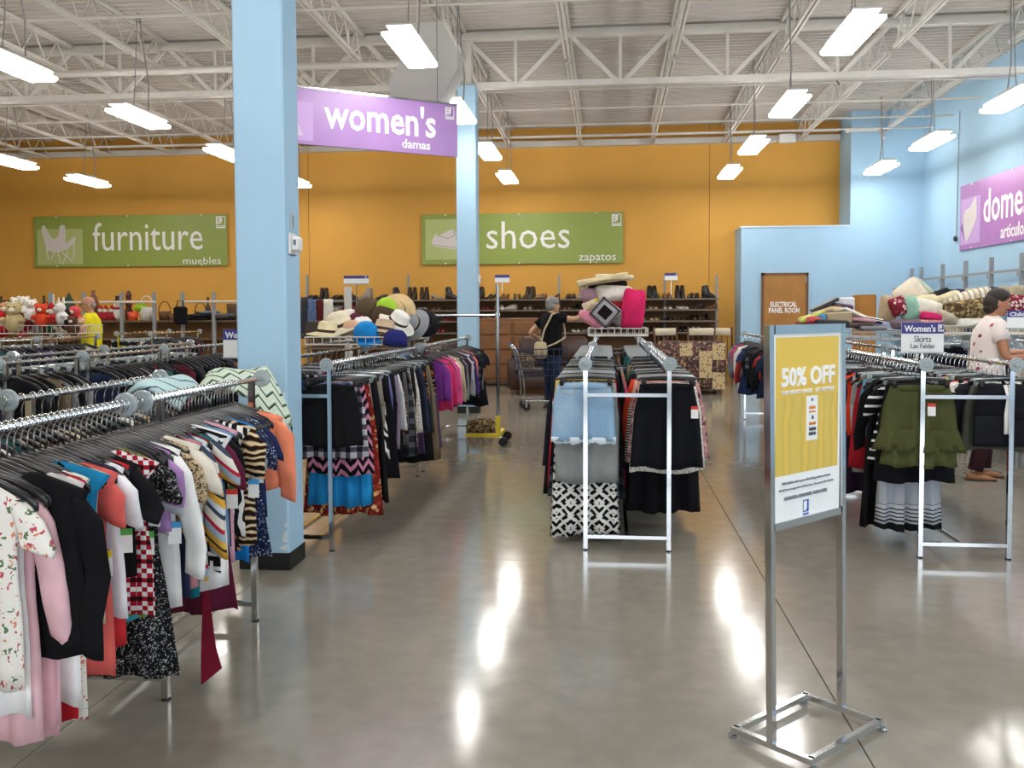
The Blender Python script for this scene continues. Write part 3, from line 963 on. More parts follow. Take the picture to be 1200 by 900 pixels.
def hang(X, Y, spec, rail, idx, rnd, hangers=True, xoff=0.0):
    """one garment on its hanger; spec = (kind, fabric, length, half width, words, options)"""
    kind, fab, L, W, words_ = spec[:5]
    opt = spec[5] if len(spec) > 5 else {}
    m = pattern(fab[1:]) if fab[0] == '@' else cloth(fab)
    rz = .10 * math.sin(Y * 3.1 + X * 5) + .05 * math.sin(Y * 11 + X) + rnd.uniform(-.02, .02) if 'rz' not in opt else opt['rz']
    noun = NOUN.get(kind, kind)
    top = kind in TOPS
    me = gmesh(kind, L, W, opt.get('seed', idx % 5 if not hangers else idx))
    lab = f'{words_} {noun}, {nth(idx)} along the {rail}'
    cat = {'tank': 'top', 'tee': 'top', 'blouse': 'blouse'}.get(kind, 'skirt' if 'skirt' in kind else kind)
    g = link(kind.replace(' ', '_') if kind not in ('tank', 'tee') else 'knit_top', me, None, (X + xoff, Y, RAIL), rz, lab, cat, f'garments on the {rail}')
    remat(g, m)
    if hangers:
        hm_ = shirt_hanger_me if top else clip_hanger_me
        h = link('clothes_hanger', hm_, None, (X, Y, RAIL + .0), rz, f'{"black shoulder" if top else "pale clip"} hanger, {nth(idx)} along the {rail}', 'hanger', f'hangers on the {rail}')
        if not top and rnd.random() < .72:
            remat(h, BLACK_PLASTIC)
            h['label'] = h['label'].replace('pale clip', 'black clip')
        link('hook', hook_me, h)
    else:
        FAR_HANGERS.append((X, Y, rz, top))
    if 'skirt' in kind and hangers and idx <= 2 and abs(rz) < .05:
        mb = MB()
        sheet(mb, lambda u: -.132 - .006 * u * u, lambda u: -.172, lambda s: W * .885, lambda s: .017, .0, 1, 0, nu=18, ns=1)
        mb.build('waistband', m, g, True)
        if 'denim' in fab:
            mb = MB()
            for sx in (-1, 1):
                mb.tube([(sx * W * .8, -.018, -.155), (sx * W * .66, -.02, -.2), (sx * W * .32, -.02, -.205), (sx * W * .28, -.019, -.155)], .0018, 4)
            mb.tube([(.012, -.02, -.155), (.012, -.022, -.27), (-.006, -.022, -.285)], .0018, 4)
            mb.tube([(0, -.022, -.16), (0, -.026, -L + .01)], .0018, 4)
            mb.build('stitching', cloth('#c9a56a', 'tan_thread'), g)
            mb = MB()
            sheet(mb, lambda u: -L + .02, lambda u: -L - .018 - .012 * math.sin(31 * u) * math.cos(17 * u), lambda s: W * 1.1, lambda s: .027, .006, 2.2, 1, nu=44, ns=1)
            mb.build('frayed_hem', cloth('#dde7ee', 'frayed_threads'), g, True)
            MB().lathe([(0, 0), (.008, 0), (.008, .004), (0, .005)], 10, (0, -.022, -.132), 'y').build('button', STEEL, g)
    if opt.get('tag'):
        tx, tz = opt['tag'] if isinstance(opt['tag'], tuple) else (rnd.uniform(.1, .8) * W, -L * rnd.uniform(.35, .6))
        t = link('price_tag', tag_me, g, (tx, -.032, tz), rnd.uniform(-.3, .3), label='white price tag')
        link('tag_band', tagtop_me, t)
        if 'band' in opt:
            remat(COL.objects[-1], mat('tag_' + opt['band'], opt['band'], rough=.6, var=0))
    return g


def fill(rnd, pool, tops, lo=.5, hi=.8, W=(.185, .225)):
    c, wd = rnd.choice(pool)
    kind = rnd.choice(['blouse', 'tee', 'tank', 'blouse', 'tee', 'dress', 'jacket'] if tops else ['skirt', 'maxi skirt', 'pencil skirt', 'trousers', 'skirt', 'trousers', 'miniskirt'])
    L = rnd.uniform(lo, hi) + (.2 if kind in ('maxi skirt', 'dress') else 0)
    return (kind, c, min(L, 1.04), rnd.uniform(*W), wd, {'tag': rnd.random() < .3})


def rail_of(X, Y0, step, specs, rail, seed, hangers=True):
    rnd = random.Random(seed)
    y = Y0
    for i, sp in enumerate(specs):
        hang(X, y, sp, rail, i + 1, rnd, hangers, rnd.uniform(-.014, .014))
        y += step * rnd.uniform(.8, 1.2)
    return y


# ------------------------------------------------------------------ two-rail racks
DISC = MB()
DISC.lathe([(.006, -.006), (.044, -.006), (.048, -.004), (.048, .004), (.044, .006), (.006, .006)], 20, axis='y')
DISC.tube([(.047 * math.cos(a), 0, .047 * math.sin(a)) for a in [2 * PI * i / 20 for i in range(21)]], .006, 6)
DISC.tube([(.026 * math.cos(a), 0.006, .026 * math.sin(a)) for a in [2 * PI * i / 14 for i in range(15)]], .004, 5)
DISC.lathe([(0, -.012), (.016, -.012), (.018, .0), (.016, .018), (0, .02)], 12, axis='y')
DISC.v = [(x * .82, y, z * .82) for x, y, z in DISC.v]
disc_me = DISC.mesh('end_disc', ACRYLIC, False)


def rack(label, X0, X1, Y0, Y1, e0=.05, e1=.05, m=CHROME):
    t = thing('clothes_rack', label, 'clothes rack', ((X0 + X1) / 2, Y0, 0), group='two-rail clothes racks')
    hw, D = (X1 - X0) / 2, Y1 - Y0
    for sx in (-1, 1):
        for y in (0, D):
            MB().box(sx * hw - .013, sx * hw + .013, y - .013, y + .013, .006, RAIL - .01).build('post', m, t)
            MB().lathe([(.018, 0), (.018, .008), (.01, .012)], 10, (sx * hw, y, 0)).build('foot', BLACK_RUBBER, t)
        MB().tube([(sx * hw, -e0, RAIL - .006), (sx * hw, D + e1, RAIL - .006)], .0125, 10).build('rail', m, t)
        link('end_disc', disc_me, t, (sx * hw, -e0 - .012, RAIL - .006), PI)
        link('end_disc', disc_me, t, (sx * hw, D + e1 + .012, RAIL - .006))
    for y in (0, D):
        for z in (.085, .965):
            MB().box(-hw, hw, y - .011, y + .011, z - .011, z + .011).build('crossbar', m, t)
    for z in (.085, .965):
        MB().box(-.011, .011, 0, D, z - .0105, z + .0105).build('long_bar', m, t)
    return t


rack('chrome clothes rack of blouses closest to the shopfront end', -2.2, -1.68, .5, 1.9, .05, 1.15)
rack('chrome clothes rack of blouses just before the big blue column', -2.2, -1.68, 3.31, 4.21, .12, .12)
rack('chrome skirt rack below the basket of hats, behind the big blue column', -2.22, -1.70, 5.51, 8.1)
rack('chrome clothes rack with pink jackets, behind the hat basket rack', -2.22, -1.70, 8.35, 11.1)
rack('chrome clothes rack with the light denim skirt in the central aisle', -.135, .375, 5.68, 8.3)
rack('chrome clothes rack under the heap of cushions in the central aisle', -.14, .375, 8.6, 11.4)
rack('chrome clothes rack with the olive skirt and the Skirts card', 1.857, 2.36, 5.67, 7.95)
rack('chrome clothes rack carrying the tray of handbags', 1.857, 2.36, 8.2, 10.4)
rack('chrome clothes rack at the back end of the olive skirt row', 1.857, 2.36, 10.65, 12.75)
rnd = random.Random(5)
# blouses along the aisle, rail of the two front racks
O = {'tag': True}
A1 = [
    ('tee', '@white_floral', .66, .19, 'white flower-print', {'xo': -.03}), ('tank', '#efecea', .76, .19, 'plain white', {'xo': -.03}), ('blouse', '#e0b4bb', .84, .19, 'pale pink', {'xo': -.03}), ('jacket', '#131316', .60, .25, 'plain black', {'xo': .045, 'rz': -.1}), ('tank', '#dca7b0', .86, .21, 'soft pink lace'),
    ('tank', '#e2b3bc', .84, .22, 'pale rose'), ('tank', '#e8e6e4', .80, .22, 'bright white'), ('tank', '#b3202a', .84, .235, 'long red'), ('tank', '@white_floral', .86, .22, 'cream flower-print'),
    ('tank', '#1f7fae', .60, .225, 'teal blue'), ('tank', '#cfc0ac', .62, .21, 'beige knitted'), ('tank', '#d9645c', .76, .23, 'salmon'), ('tee', '#d8605a', .77, .235, 'coral'), ('tank', '#2d2a4a', .7, .2, 'dark violet'), ('tee', '#e9e8ec', .62, .2, 'cool white'),
    ('tank', '#c22e33', .72, .225, 'bright red'), ('tee', '#17171a', .5, .21, 'black'), ('tank', '@dark_floral', .5, .205, 'orange and black floral'), ('tank', '@red_check_knit', .66, .255, 'red, white and black checked', {'tag': (.17, -.40)}), ('tank', '#9dbcd6', .63, .225, 'powder blue', {'tag': (.19, -.42), 'band': '#e7cf2a'}),
    ('tank', '#7f8a3a', .70, .19, 'olive green'), ('tank', '#3fa6bd', .69, .195, 'turquoise'), ('dress', '@black_leaf_print', .92, .2, 'black leaf-print'), ('dress', '@black_leaf_print', .90, .19, 'second black leaf-print'), ('tee', '#a67fb4', .42, .21, 'lilac ruffled'), ('tee', '#aeb3bb', .46, .21, 'light grey'),
    ('blouse', '#eceae8', .72, .235, 'white loose'), ('tank', '#20284a', .68, .205, 'ink blue'), ('tee', '@leopard', .46, .215, 'leopard print'), ('tee', '#ded6c6', .48, .225, 'cream'), ('tank', '#2b2f4c', .7, .2, 'navy'), ('tank', '#c98590', .68, .205, 'dusty pink'), ('tank', '#15707a', .73, .2, 'deep turquoise'),
    ('blouse', '@multi_stripe', .66, .205, 'mustard, grey and red striped'), ('tank', '#7c1d33', .64, .205, 'crimson'), ('tank', '#1d6a6c', .44, .225, 'teal green'), ('tee', '@multi_stripe', .5, .2, 'multicoloured striped'), ('tank', '@black_white_stripe', .68, .24, 'black and white banded'), ('tank', '#eeecec', .76, .235, 'white'),
    ('dress', '#5e1f36', .86, .19, 'wine with a long sash', {'sash': 1}), ('tank', '@blue_denim', .66, .24, 'blue denim'), ('tee', '#16161a', .6, .2, 'black'), ('tank', '#d59fb0', .68, .2, 'pink'), ('tank', '@light_denim', .7, .2, 'pale denim', {'tag': (.15, -.3), 'band': '#3a9ad0'}),
    ('tank', '@zebra', .58, .235, 'zebra print'), ('tank', '@dark_floral', .66, .2, 'dark floral'), ('tee', '@tiger', .62, .235, 'brown tiger-striped'), ('tee', '#8b8f94', .58, .205, 'mid grey'), ('tank', '#1f82d2', .72, .215, 'vivid blue', {'tag': (.17, -.4), 'band': '#58b04a'}), ('tank', '#b9bec8', .6, .2, 'silver grey'),
    ('dress', '@navy_print', .72, .19, 'navy print'), ('dress', '@navy_print', .74, .19, 'second navy print'), ('tank', '@fine_stripe', .6, .2, 'finely striped'), ('tee', '#232a4e', .56, .205, 'navy'), ('tank', '#17171b', .6, .2, 'black'), ('tank', '#1b1b20', .64, .2, 'ink black'), ('tank', '@polka', .6, .205, 'dotted'), ('jacket', '#ee8a6a', .48, .235, 'coral orange', {'rz': .05})]
y = 2.235
for i, sp in enumerate(A1):
    op = dict(sp[5]) if len(sp) > 5 else {}
    if i in (5, 9, 12, 15, 18, 19, 26, 31, 34, 40, 43, 46, 48, 52):
        op.update(tag=(sp[3] * rnd.uniform(.93, 1.02), -sp[2] * rnd.uniform(.42, .62)), band=('#d6352f', '#e7cf2a', '#3a9ad0', '#58b04a')[i % 4])
    if 'rz' not in op:
        op['rz'] = .06 * math.sin(i * .9) + rnd.uniform(-.05, .05)
    g = hang(-1.68, y, (sp[0], sp[1], sp[2] + rnd.uniform(-.015, .015), sp[3], sp[4], op), 'outer rail of the blouse racks', i + 1, rnd, True, rnd.uniform(-.02, .02) + op.get('xo', 0))
    if len(sp) > 5 and sp[5].get('sash'):
        MB().loft([[(.1, -.04, -.45), (.125, -.04, -.45), (.125, -.036, -.45), (.1, -.036, -.45)], [(.11, -.045, -.78), (.135, -.045, -.78), (.135, -.04, -.78), (.11, -.04, -.78)], [(.105, -.06, -1.0), (.165, -.06, -.98), (.165, -.055, -.98), (.105, -.055, -1.0)], [(.1, -.055, -1.13), (.185, -.055, -1.06), (.185, -.05, -1.06), (.1, -.05, -1.13)]]).build('sash', cloth('#7a1a30'), g, label='deep red sash')
    y += .0305 if i < len(A1) - 2 else .05
# second rail of the front racks
specs = [fill(rnd, FILL, True, .5, .7, (.18, .2)) for k in range(34)]
rail_of(-2.2, 2.3, .06, specs, 'inner rail of the blouse racks', 11)

# skirts behind the big column
C1 = [('skirt', '#17171a', .52, .17, 'short black', {'rz': .02}), ('skirt', '@grey_plaid', .60, .175, 'grey plaid', {'rz': .02}), ('skirt', '@pink_lattice', .72, .18, 'pink lattice print'), ('maxi skirt', '#2489c6', .93, .165, 'bright blue pleated', {'rz': 0.03}), ('maxi skirt', '@red_gold_floral', 1.0, .2, 'red and gold floral'),
      ('pencil skirt', '#8a8d92', .62, .19, 'grey', O), ('trousers', '#18181b', .96, .2, 'black'), ('maxi skirt', '#17171a', .95, .2, 'long black'), ('shorts', '#8a8175', .47, .2, 'khaki cropped', {'tag': (.14, -.25), 'rz': .04}), ('skirt', '@black_white_leaf', .68, .19, 'black and white leaf print'), ('maxi skirt', '#15151a', .82, .21, 'black'),
      ('trousers', '#1b1b1f', .8, .2, 'black', O), ('pencil skirt', '#6f6aa0', .55, .21, 'lavender', O), ('trousers', '#191a20', .84, .2, 'ink black'), ('pencil skirt', '#8c7d90', .68, .215, 'mauve'), ('trousers', '#1d2233', .66, .2, 'navy'), ('skirt', '#cfcfd2', .55, .2, 'pale grey'), ('skirt', '@dark_floral', .6, .2, 'dark floral'), ('trousers', '#16161a', .8, .2, 'black'),
      ('pencil skirt', '#5c5a58', .7, .2, 'charcoal', O), ('skirt', '@dark_plaid', .78, .2, 'dark plaid'), ('skirt', '@brown_plaid', .72, .2, 'brown plaid'), ('pencil skirt', '#9a9488', .7, .2, 'stone'), ('trousers', '#1a1a1f', .8, .2, 'black'), ('skirt', '@polka', .66, .2, 'dotted black')]
C1 += [fill(rnd, DARK, False, .6, .8) for k in range(12)]
rail_of(-1.70, 5.55, .067, C1, 'aisle rail below the hats', 21)
C2 = [fill(rnd, FILL, False, .5, .8) for k in range(16)]
rail_of(-2.22, 5.6, .15, C2, 'inner rail below the hats', 22)
D1 = [('blouse', '#7a3a8e', .5, .2, 'purple'), ('jacket', '#d63a72', .62, .22, 'hot pink', O), ('jacket', '#cf3a70', .6, .22, 'deep pink'), ('blouse', '#3a2f52', .6, .21, 'dark violet'), ('jacket', '#dd5a92', .62, .22, 'rose pink'), ('blouse', '#e3dfd6', .62, .21, 'off-white'), ('blouse', '#bfae90', .6, .21, 'tan'), ('jacket', '#3a3b40', .62, .21, 'charcoal'),
      ('blouse', '#9a9b9f', .6, .21, 'grey'), ('jacket', '#1a1a1e', .66, .21, 'black'), ('blouse', '#4a2a3c', .6, .21, 'aubergine'), ('blouse', '#b9bac0', .6, .21, 'silver grey'), ('blouse', '@grey_plaid', .6, .21, 'grey plaid'), ('jacket', '#2c2d33', .6, .21, 'slate'), ('blouse', '#5a3c8a', .6, .21, 'violet'), ('blouse', '#e07a62', .58, .21, 'coral')]
D1 += [fill(rnd, FILL, True, .5, .7) for k in range(6)]
rail_of(-1.70, 8.4, .125, D1, 'aisle rail with the pink jackets', 23, False)
rail_of(-2.22, 8.45, .24, [fill(rnd, FILL, True, .5, .7) for k in range(11)], 'inner rail with the pink jackets', 24, False)

# central racks
M1 = [('miniskirt', '@light_denim', .49, .185, 'light blue frayed denim', {'rz': 0.02}), ('pencil skirt', '#8d918f', .77, .205, 'plain grey long', {'rz': .02}), ('maxi skirt', '@black_white_geo', 1.125, .175, 'black and white lozenge print', {'rz': .0}), ('skirt', '#16161a', .7, .2, 'black'), ('maxi skirt', '@dark_plaid', .9, .2, 'dark plaid'),
      ('trousers', '#c8a955', .72, .215, 'mustard yellow', {'tag': (-.19, -.26)}), ('skirt', '#b3202c', .86, .22, 'red'), ('skirt', '#5b5f66', .8, .2, 'slate'), ('maxi skirt', '#14151b', .95, .235, 'black'), ('skirt', '#191d2c', .75, .25, 'midnight'), ('skirt', '@polka', .7, .2, 'dotted'), ('skirt', '#17181c', .9, .24, 'ink black'), ('trousers', '#1a1a1e', .82, .22, 'black')]
M1 += [fill(rnd, DARK + FILL[5:8], False, .6, .9, (.19, .24)) for k in range(20)]
rail_of(-.135, 5.75, .075, M1, 'denim side of the central rack', 31)
M2 = [('skirt', '#15161b', .66, .185, 'plain black knee-length', {'rz': -.02, 'tag': (.17, -.27)}), ('skirt', '@polka', .70, .2, 'cream dotted hem'), ('skirt', '@peach_print', .64, .22, 'peach print'), ('pencil skirt', '#d99a8e', .5, .225, 'peach'), ('maxi skirt', '#131317', 1.0, .19, 'long black', {'rz': 0}), ('skirt', '@fine_stripe', .68, .23, 'thin striped'), ('skirt', '#d9482c', .55, .235, 'orange'),
      ('skirt', '#20244a', .82, .21, 'navy'), ('maxi skirt', '@black_white_leaf', .95, .19, 'black and white leaf'), ('skirt', '#17171b', .6, .24, 'black'), ('skirt', '#7c2a44', .6, .2, 'berry'), ('trousers', '#18181c', .82, .21, 'black'), ('skirt', '#1c1c20', .66, .235, 'coal black')]
M2 += [fill(rnd, DARK + FILL[5:8], False, .6, .9, (.19, .23)) for k in range(20)]
rail_of(.375, 5.75, .075, M2, 'black skirt side of the central rack', 32)
rail_of(-.135, 8.65, .13, [fill(rnd, DARK, False, .6, .9) for k in range(20)], 'near rail under the cushions', 33, False)
rail_of(.375, 8.65, .13, [fill(rnd, DARK, False, .6, .9) for k in range(20)], 'far rail under the cushions', 34, False)

# olive skirt rack
N1 = [('skirt', '#4a4d2c', .50, .195, 'olive green ruffled', {'ruffle': 1, 'rz': .0, 'tag': (.06, -.24)}), ('skirt', '#15151a', .73, .2, 'plain black', {'rz': 0}), ('maxi skirt', '@grey_stripe_hem', 1.04, .155, 'grey with black stripes', {'rz': .0}), ('dress', '@black_white_stripe', .66, .2, 'black and white striped'), ('maxi skirt', '#141418', 1.05, .2, 'long black', {'rz': .02}), ('blouse', '#17171b', .66, .21, 'black'),
      ('tank', '@fine_stripe', .5, .2, 'striped'), ('miniskirt', '@blue_denim', .52, .2, 'blue denim'), ('tank', '#1f8a5c', .46, .21, 'green'), ('skirt', '#a31f2a', .74, .2, 'dark red'), ('tank', '#dcdad8', .66, .205, 'white'), ('trousers', '#9b9b9c', .8, .2, 'grey'), ('tank', '#dc3f22', .56, .225, 'orange red'), ('tank', '#d3401f', .54, .225, 'vermilion'), ('maxi skirt', '#2c1c30', .98, .2, 'dark purple'),
      ('tee', '#d23a78', .46, .225, 'hot pink'), ('skirt', '#17171b', .8, .22, 'black'), ('tank', '#c72f5a', .5, .21, 'magenta')]
N1 += [fill(rnd, FILL, False, .5, .8) for k in range(14)]
y = 5.71
rn = random.Random(41)
for i, sp in enumerate(N1):
    g = hang(1.857, y, sp, 'Skirts card rail', i + 1, rn, True, rn.uniform(-.01, .01))
    if len(sp) > 5 and sp[5].get('ruffle'):
        for z0, z1, a, b in ((-.40, -.53, .225, .27), (-.50, -.62, .21, .225)):
            mb = MB()
            sheet(mb, lambda u: z0, lambda u: z1 - .01 * math.sin(9 * u), lambda s: a + (b - a) * s, lambda s: .03 + .02 * s, .02, 4.5, a * 40, nu=28, ns=4)
            o = mb.build('ruffle', cloth('#4a4d2c'), g, True)
    y += .072 * rn.uniform(.8, 1.2)
N2 = [('shorts', '#1b1c21', .50, .2, 'black with a white drawstring', {'string': 1, 'rz': 0}), ('skirt', '#4c4f46', .53, .21, 'dark grey-green'), ('skirt', '#24252b', .5, .24, 'charcoal'), ('tank', '@black_white_leaf', .48, .22, 'black and white'), ('skirt', '#e6e3de', .42, .235, 'white'), ('tank', '#c8243c', .44, .225, 'crimson'), ('skirt', '#2f2a3c', .44, .22, 'dark plum'), ('tank', '#cfd83a', .2, .235, 'lime'),
      ('tank', '#b6ada0', .3, .23, 'stone')]
N2 += [fill(rnd, FILL, False, .35, .5) for k in range(20)]
y = 5.72
for i, sp in enumerate(N2):
    g = hang(2.36, y, sp, 'drawstring shorts rail', i + 1, rn, True, rn.uniform(-.01, .01))
    if len(sp) > 5 and sp[5].get('string'):
        MB().tube([(-.035, -.03, -.13), (-.02, -.04, -.2), (-.03, -.038, -.3), (-.028, -.038, -.42)], [.012, .01, .012, .014], 6, flat=.4).build('drawstring', WHITE_INK, g, True, label='white drawstring')
    y += .075 * rn.uniform(.8, 1.2)
for xx, nm, sd in ((1.857, 'near rail under the handbag tray', 51), (2.36, 'far rail under the handbag tray', 52)):
    rail_of(xx, 8.3, .15, [fill(rnd, FILL, True, .4, .6) for k in range(14)], nm, sd, False)
specs = [('jacket', '#77727a', .5, .21, 'grey'), ('jacket', '#c9325e', .5, .21, 'bright pink'), ('blouse', '#e05a34', .4, .21, 'orange'), ('jacket', '#5d7f9c', .52, .21, 'faded blue')]
rail_of(1.857, 10.75, .15, [fill(rnd, FILL, True, .5, .7) for k in range(9)] + specs, 'last near rail, olive skirt row', 53, False)
rail_of(2.36, 10.75, .2, [fill(rnd, FILL, True, .5, .7) for k in range(9)], 'last far rail, olive skirt row', 54, False)

# rack rows behind the blouse racks and beside the blue wall
k = 0
for nm, X0, X1, spans, pool in (('second row', -4.4, -3.85, ((4.3, 5.4), (5.55, 6.35), (6.5, 7.6), (7.75, 9.3)), FILL), ('third row', -7.55, -7.0, ((9.0, 10.6), (10.8, 12.0), (13.6, 15.2)), FILL), ('blue wall row', 4.2, 4.73, ((7.4, 9.0), (9.2, 11.2), (11.4, 13.2)), FILL)):
    for j, (a, b) in enumerate(spans):
        rack(f'chrome clothes rack, {nth(j + 1)} from the shopfront in the {nm}', X0, X1, a, b)
        for X, sd in ((X0, 'inner'), (X1, 'aisle')):
            if X < 0 and sd == 'inner':
                n, st = 9, .16
            else:
                n, st = (16, .092) if X0 > -5 else (12, .13)
            k += 1
            n = int((b - a - .08) / st)
            rail_of(X, a + .06, st, [fill(rnd, DARK + pool[:9], X < 0 and k % 2 == 0, .5, .8, (.17, .21)) for q in range(n)], f'{sd} rail, {nth(j + 1)} rack of the {nm}', 60 + k, X0 == -4.4 and sd == 'aisle' and j < 2)

# the remaining, distant hangers: past the three hundred that are built singly
mb = MB()
for X, Y, rz, top in FAR_HANGERS:
    M = Matrix.Rotation(rz, 4, 'Z')
    M.translation = (X, Y, RAIL)
    for me in (hook_me, shirt_hanger_me if top else clip_hanger_me):
        mb.cur = 1 if me is hook_me else (0 if top else 2)
        mb.add([M @ v.co for v in me.vertices], [tuple(p.vertices) for p in me.polygons])
mb.cur = 1
mb.build('far_clothes_hangers', [mat('charcoal_plastic', '#2b2c2e', rough=.35, var=0), CHROME, ACRYLIC], None, True, label='many grey hangers on the rails deeper in the shop', cat='hanger', kind='stuff', group='hangers on the distant rails')


def ground(px, py, z=0.0):
    d = CAMROT @ Vector(((px - CX) / F, -(py - CY) / F, -1))
    k = (z - EYE) / d.z
    return Vector((d.x * k, d.y * k, z))


# ------------------------------------------------------------------ poster stand
a, b = ground(904, 876, .02), ground(986, 833, .02)
ang = math.atan2(b.y - a.y, b.x - a.x)
Wd = (b - a).length
st = thing('poster_stand', 'chrome floor stand holding the yellow half price poster', 'sign stand', (a.x, a.y, 0), ang)
hd = (ground(961, 893, .02) - ground(850, 866, .02)).length / 2
LEAN = -.036
for x in (0, Wd):
    MB().bar((x, -hd, .03), (x, hd, .03), .024, .02).build('base_bar', CHROME, st)
    mb = MB()
    mb.bar((x, 0, .035), (x + LEAN, 0, 1.432), .024, .024)
    mb.build('post', CHROME, st)
    for y in (-hd, hd):
        MB().lathe([(.016, 0), (.016, .01), (.008, .012), (.008, .022)], 10, (x, y, 0)).build('foot', STEEL, st)
for y in (-hd + .012, hd - .012):
    MB().bar((0, y, .03), (Wd, y, .03), .02, .02).build('base_bar', CHROME, st)
zb, zt = .752, 1.432
cx = lambda z: LEAN * (z - .035) / 1.397
ph = link('poster_holder', MB().box(.012, Wd - .012, -.012, .012, zt - .03, zt).mesh('poster_holder', CHROME), st, (cx(1.09), 0, 0))
MB().box(.012, Wd - .012, -.012, .012, zb, zb + .025).build('lower_rail', CHROME, ph)
ph.rotation_euler = (0, LEAN / 1.397 * .0, 0)
PX0, PX1, PZ0, PZ1 = .014, Wd - .014, zb + .025, zt - .03
MB().box(PX0, PX1, -.004, .004, PZ0, PZ1).build('poster', CARD, ph)


def poster_print():
    t = NT('yellow_poster_print')
    o = t.obj()
    n1 = t.n('ShaderNodeTexWave', i_Scale=3.2, i_Distortion=5.0, i_Detail=3.0, bands_direction='X')
    t.l(o, n1.inputs['Vector'])
    sp = t.n('ShaderNodeSeparateXYZ')
    t.l(o, sp.inputs[0])
    low = t.math('MULTIPLY', t.math('LESS_THAN', sp.outputs[2], 1.19), n1.outputs['Fac'])
    t.l(t.ramp(low, [(0.0, '#e3bd4e'), (0.4, '#cdb050'), (0.8, '#d9bb55')]), t.b.inputs['Base Color'])
    t.b.inputs['Roughness'].default_value = .35
    return t.m


zy = .752 + .178
MB().box(PX0 + .012, PX1 - .016, -.0055, -.004, zy, PZ1 - .012).build('yellow_print', poster_print(), ph)
yy = -.0058
pw = PX1 - PX0
fit('50% OFF', PX0 + .1 * pw, PX1 - .11 * pw, 1.225, 1.29, yy, ph, WHITE_INK, 'lettering', .028)
fit("THIS WEEK'S COLOR", PX0 + .1 * pw, PX0 + .55 * pw, 1.200, 1.214, yy, ph, WHITE_INK, 'lettering')
fit('OF THE WEEK', PX0 + .6 * pw, PX1 - .11 * pw, 1.200, 1.214, yy, ph, WHITE_INK, 'lettering')
tx = PX0 + .47 * pw
MB().box(tx, tx + .068, -.0068, -.0055, 1.035, 1.188).build('tag_print', CARD, ph)
MB().box(tx + .014, tx + .054, -.0072, -.0068, 1.142, 1.152).box(tx + .014, tx + .054, -.0072, -.0068, 1.13, 1.136).build('tag_rule', mat('orange_ink', '#d9862e', var=0), ph)
mb = MB().lathe([(.006, -.0004), (.006, .0004)], 10, (tx + .034, -.007, 1.174), 'y')
mb.build('tag_eyelet', DARK_INK, ph)
for txt, z, h in (('&', 1.108, .012), ('50% OFF', 1.088, .009), ('TAGGED', 1.068, .011), ('ITEMS', 1.052, .011)):
    fit(txt, tx + (.014 if len(txt) > 1 else .03), tx + (.054 if len(txt) > 1 else .04), z, z + h, -.007, ph, DARK_INK if h > .01 else mat('orange_ink', '#d9862e', var=0), 'lettering')
PALE_INK = mat('pale_grey_ink', '#8d8f96', rough=.7, var=0)
for txt, z, h, u0, u1 in (('50% off this color tag on all clothing and more items.', zy - .034, .011, .13, .85), ('Excludes new goods and furniture. See store for details.', zy - .054, .009, .09, .9), ('GOOD BUYS. GOOD STUFF. GOOD CAUSE.', zy - .085, .012, .16, .8)):
    fit(txt, PX0 + u0 * pw, PX0 + u1 * pw, z, z + h, -.0045, ph, PALE_INK, 'lettering')
BADGE_BLUE = mat('royal_blue_badge', '#2a52a8', rough=.5, var=0)
bx, bz = PX0 + .44 * pw, zb + .038
MB().box(bx, bx + .034, -.0052, -.004, bz, bz + .042).box(bx, bx + .034, -.0052, -.004, bz - .01, bz - .004).build('badge', BADGE_BLUE, ph)
mb = MB()
pts = [(bx + .003, bz + .004)]
for i in range(7):
    q = -PI / 2 + PI / 2 * i / 6
    pts.append((bx + .010 + .012 * math.cos(q), bz + .018 + .014 * math.sin(q)))
pts += [(bx + .022, bz + .038), (bx + .003, bz + .038)]
mb.prism(pts, -.0058, -.0052)
mb.build('badge_face', WHITE_INK, ph)


# ------------------------------------------------------------------ small shelf cards
def card(label, px0, py0, px1, py1, Y, head, l1=None, l2=None, stem=True, rz=0.0, zbase=None):
    a, b = at(px0, py1, Y), at(px1, py0, Y)
    wd, h = b.x - a.x, b.z - a.z
    c = MB().box(0, wd, -.003, .003, 0, h).build('sign_card', CARD, None, loc=(a.x, Y, a.z), rotz=rz, label=label, cat='sign')
    MB().box(0, wd, -.0045, -.003, h * .62, h).build('purple_band', NAVY_INK, c)
    if head:
        fit(head, wd * .06, wd * .80, h * .68, h * .92, -.0048, c, WHITE_INK, 'lettering', .02)
    if l1:
        fit(l1, wd * .3, wd * .7, h * .33, h * .55, -.0035, c, DARK_INK, 'lettering')
    if l2:
        fit(l2, wd * .22, wd * .78, h * .12, h * .28, -.0035, c, DARK_INK, 'lettering')
    if wd > .2:
        logo(c, wd * .86, h * .74, h * .2, WHITE_INK, NAVY_INK, -.0048)
        MB().bbox(-.006, wd + .006, -.008, .008, -.012, 0.0, .003).build('holder_foot', CLEAR_PLASTIC, c)
    if stem:
        z0 = zbase if zbase is not None else RAIL
        MB().box(wd * .48, wd * .52, .0, .012, z0 - a.z, 0).build('stem', STEEL, c)
    return c


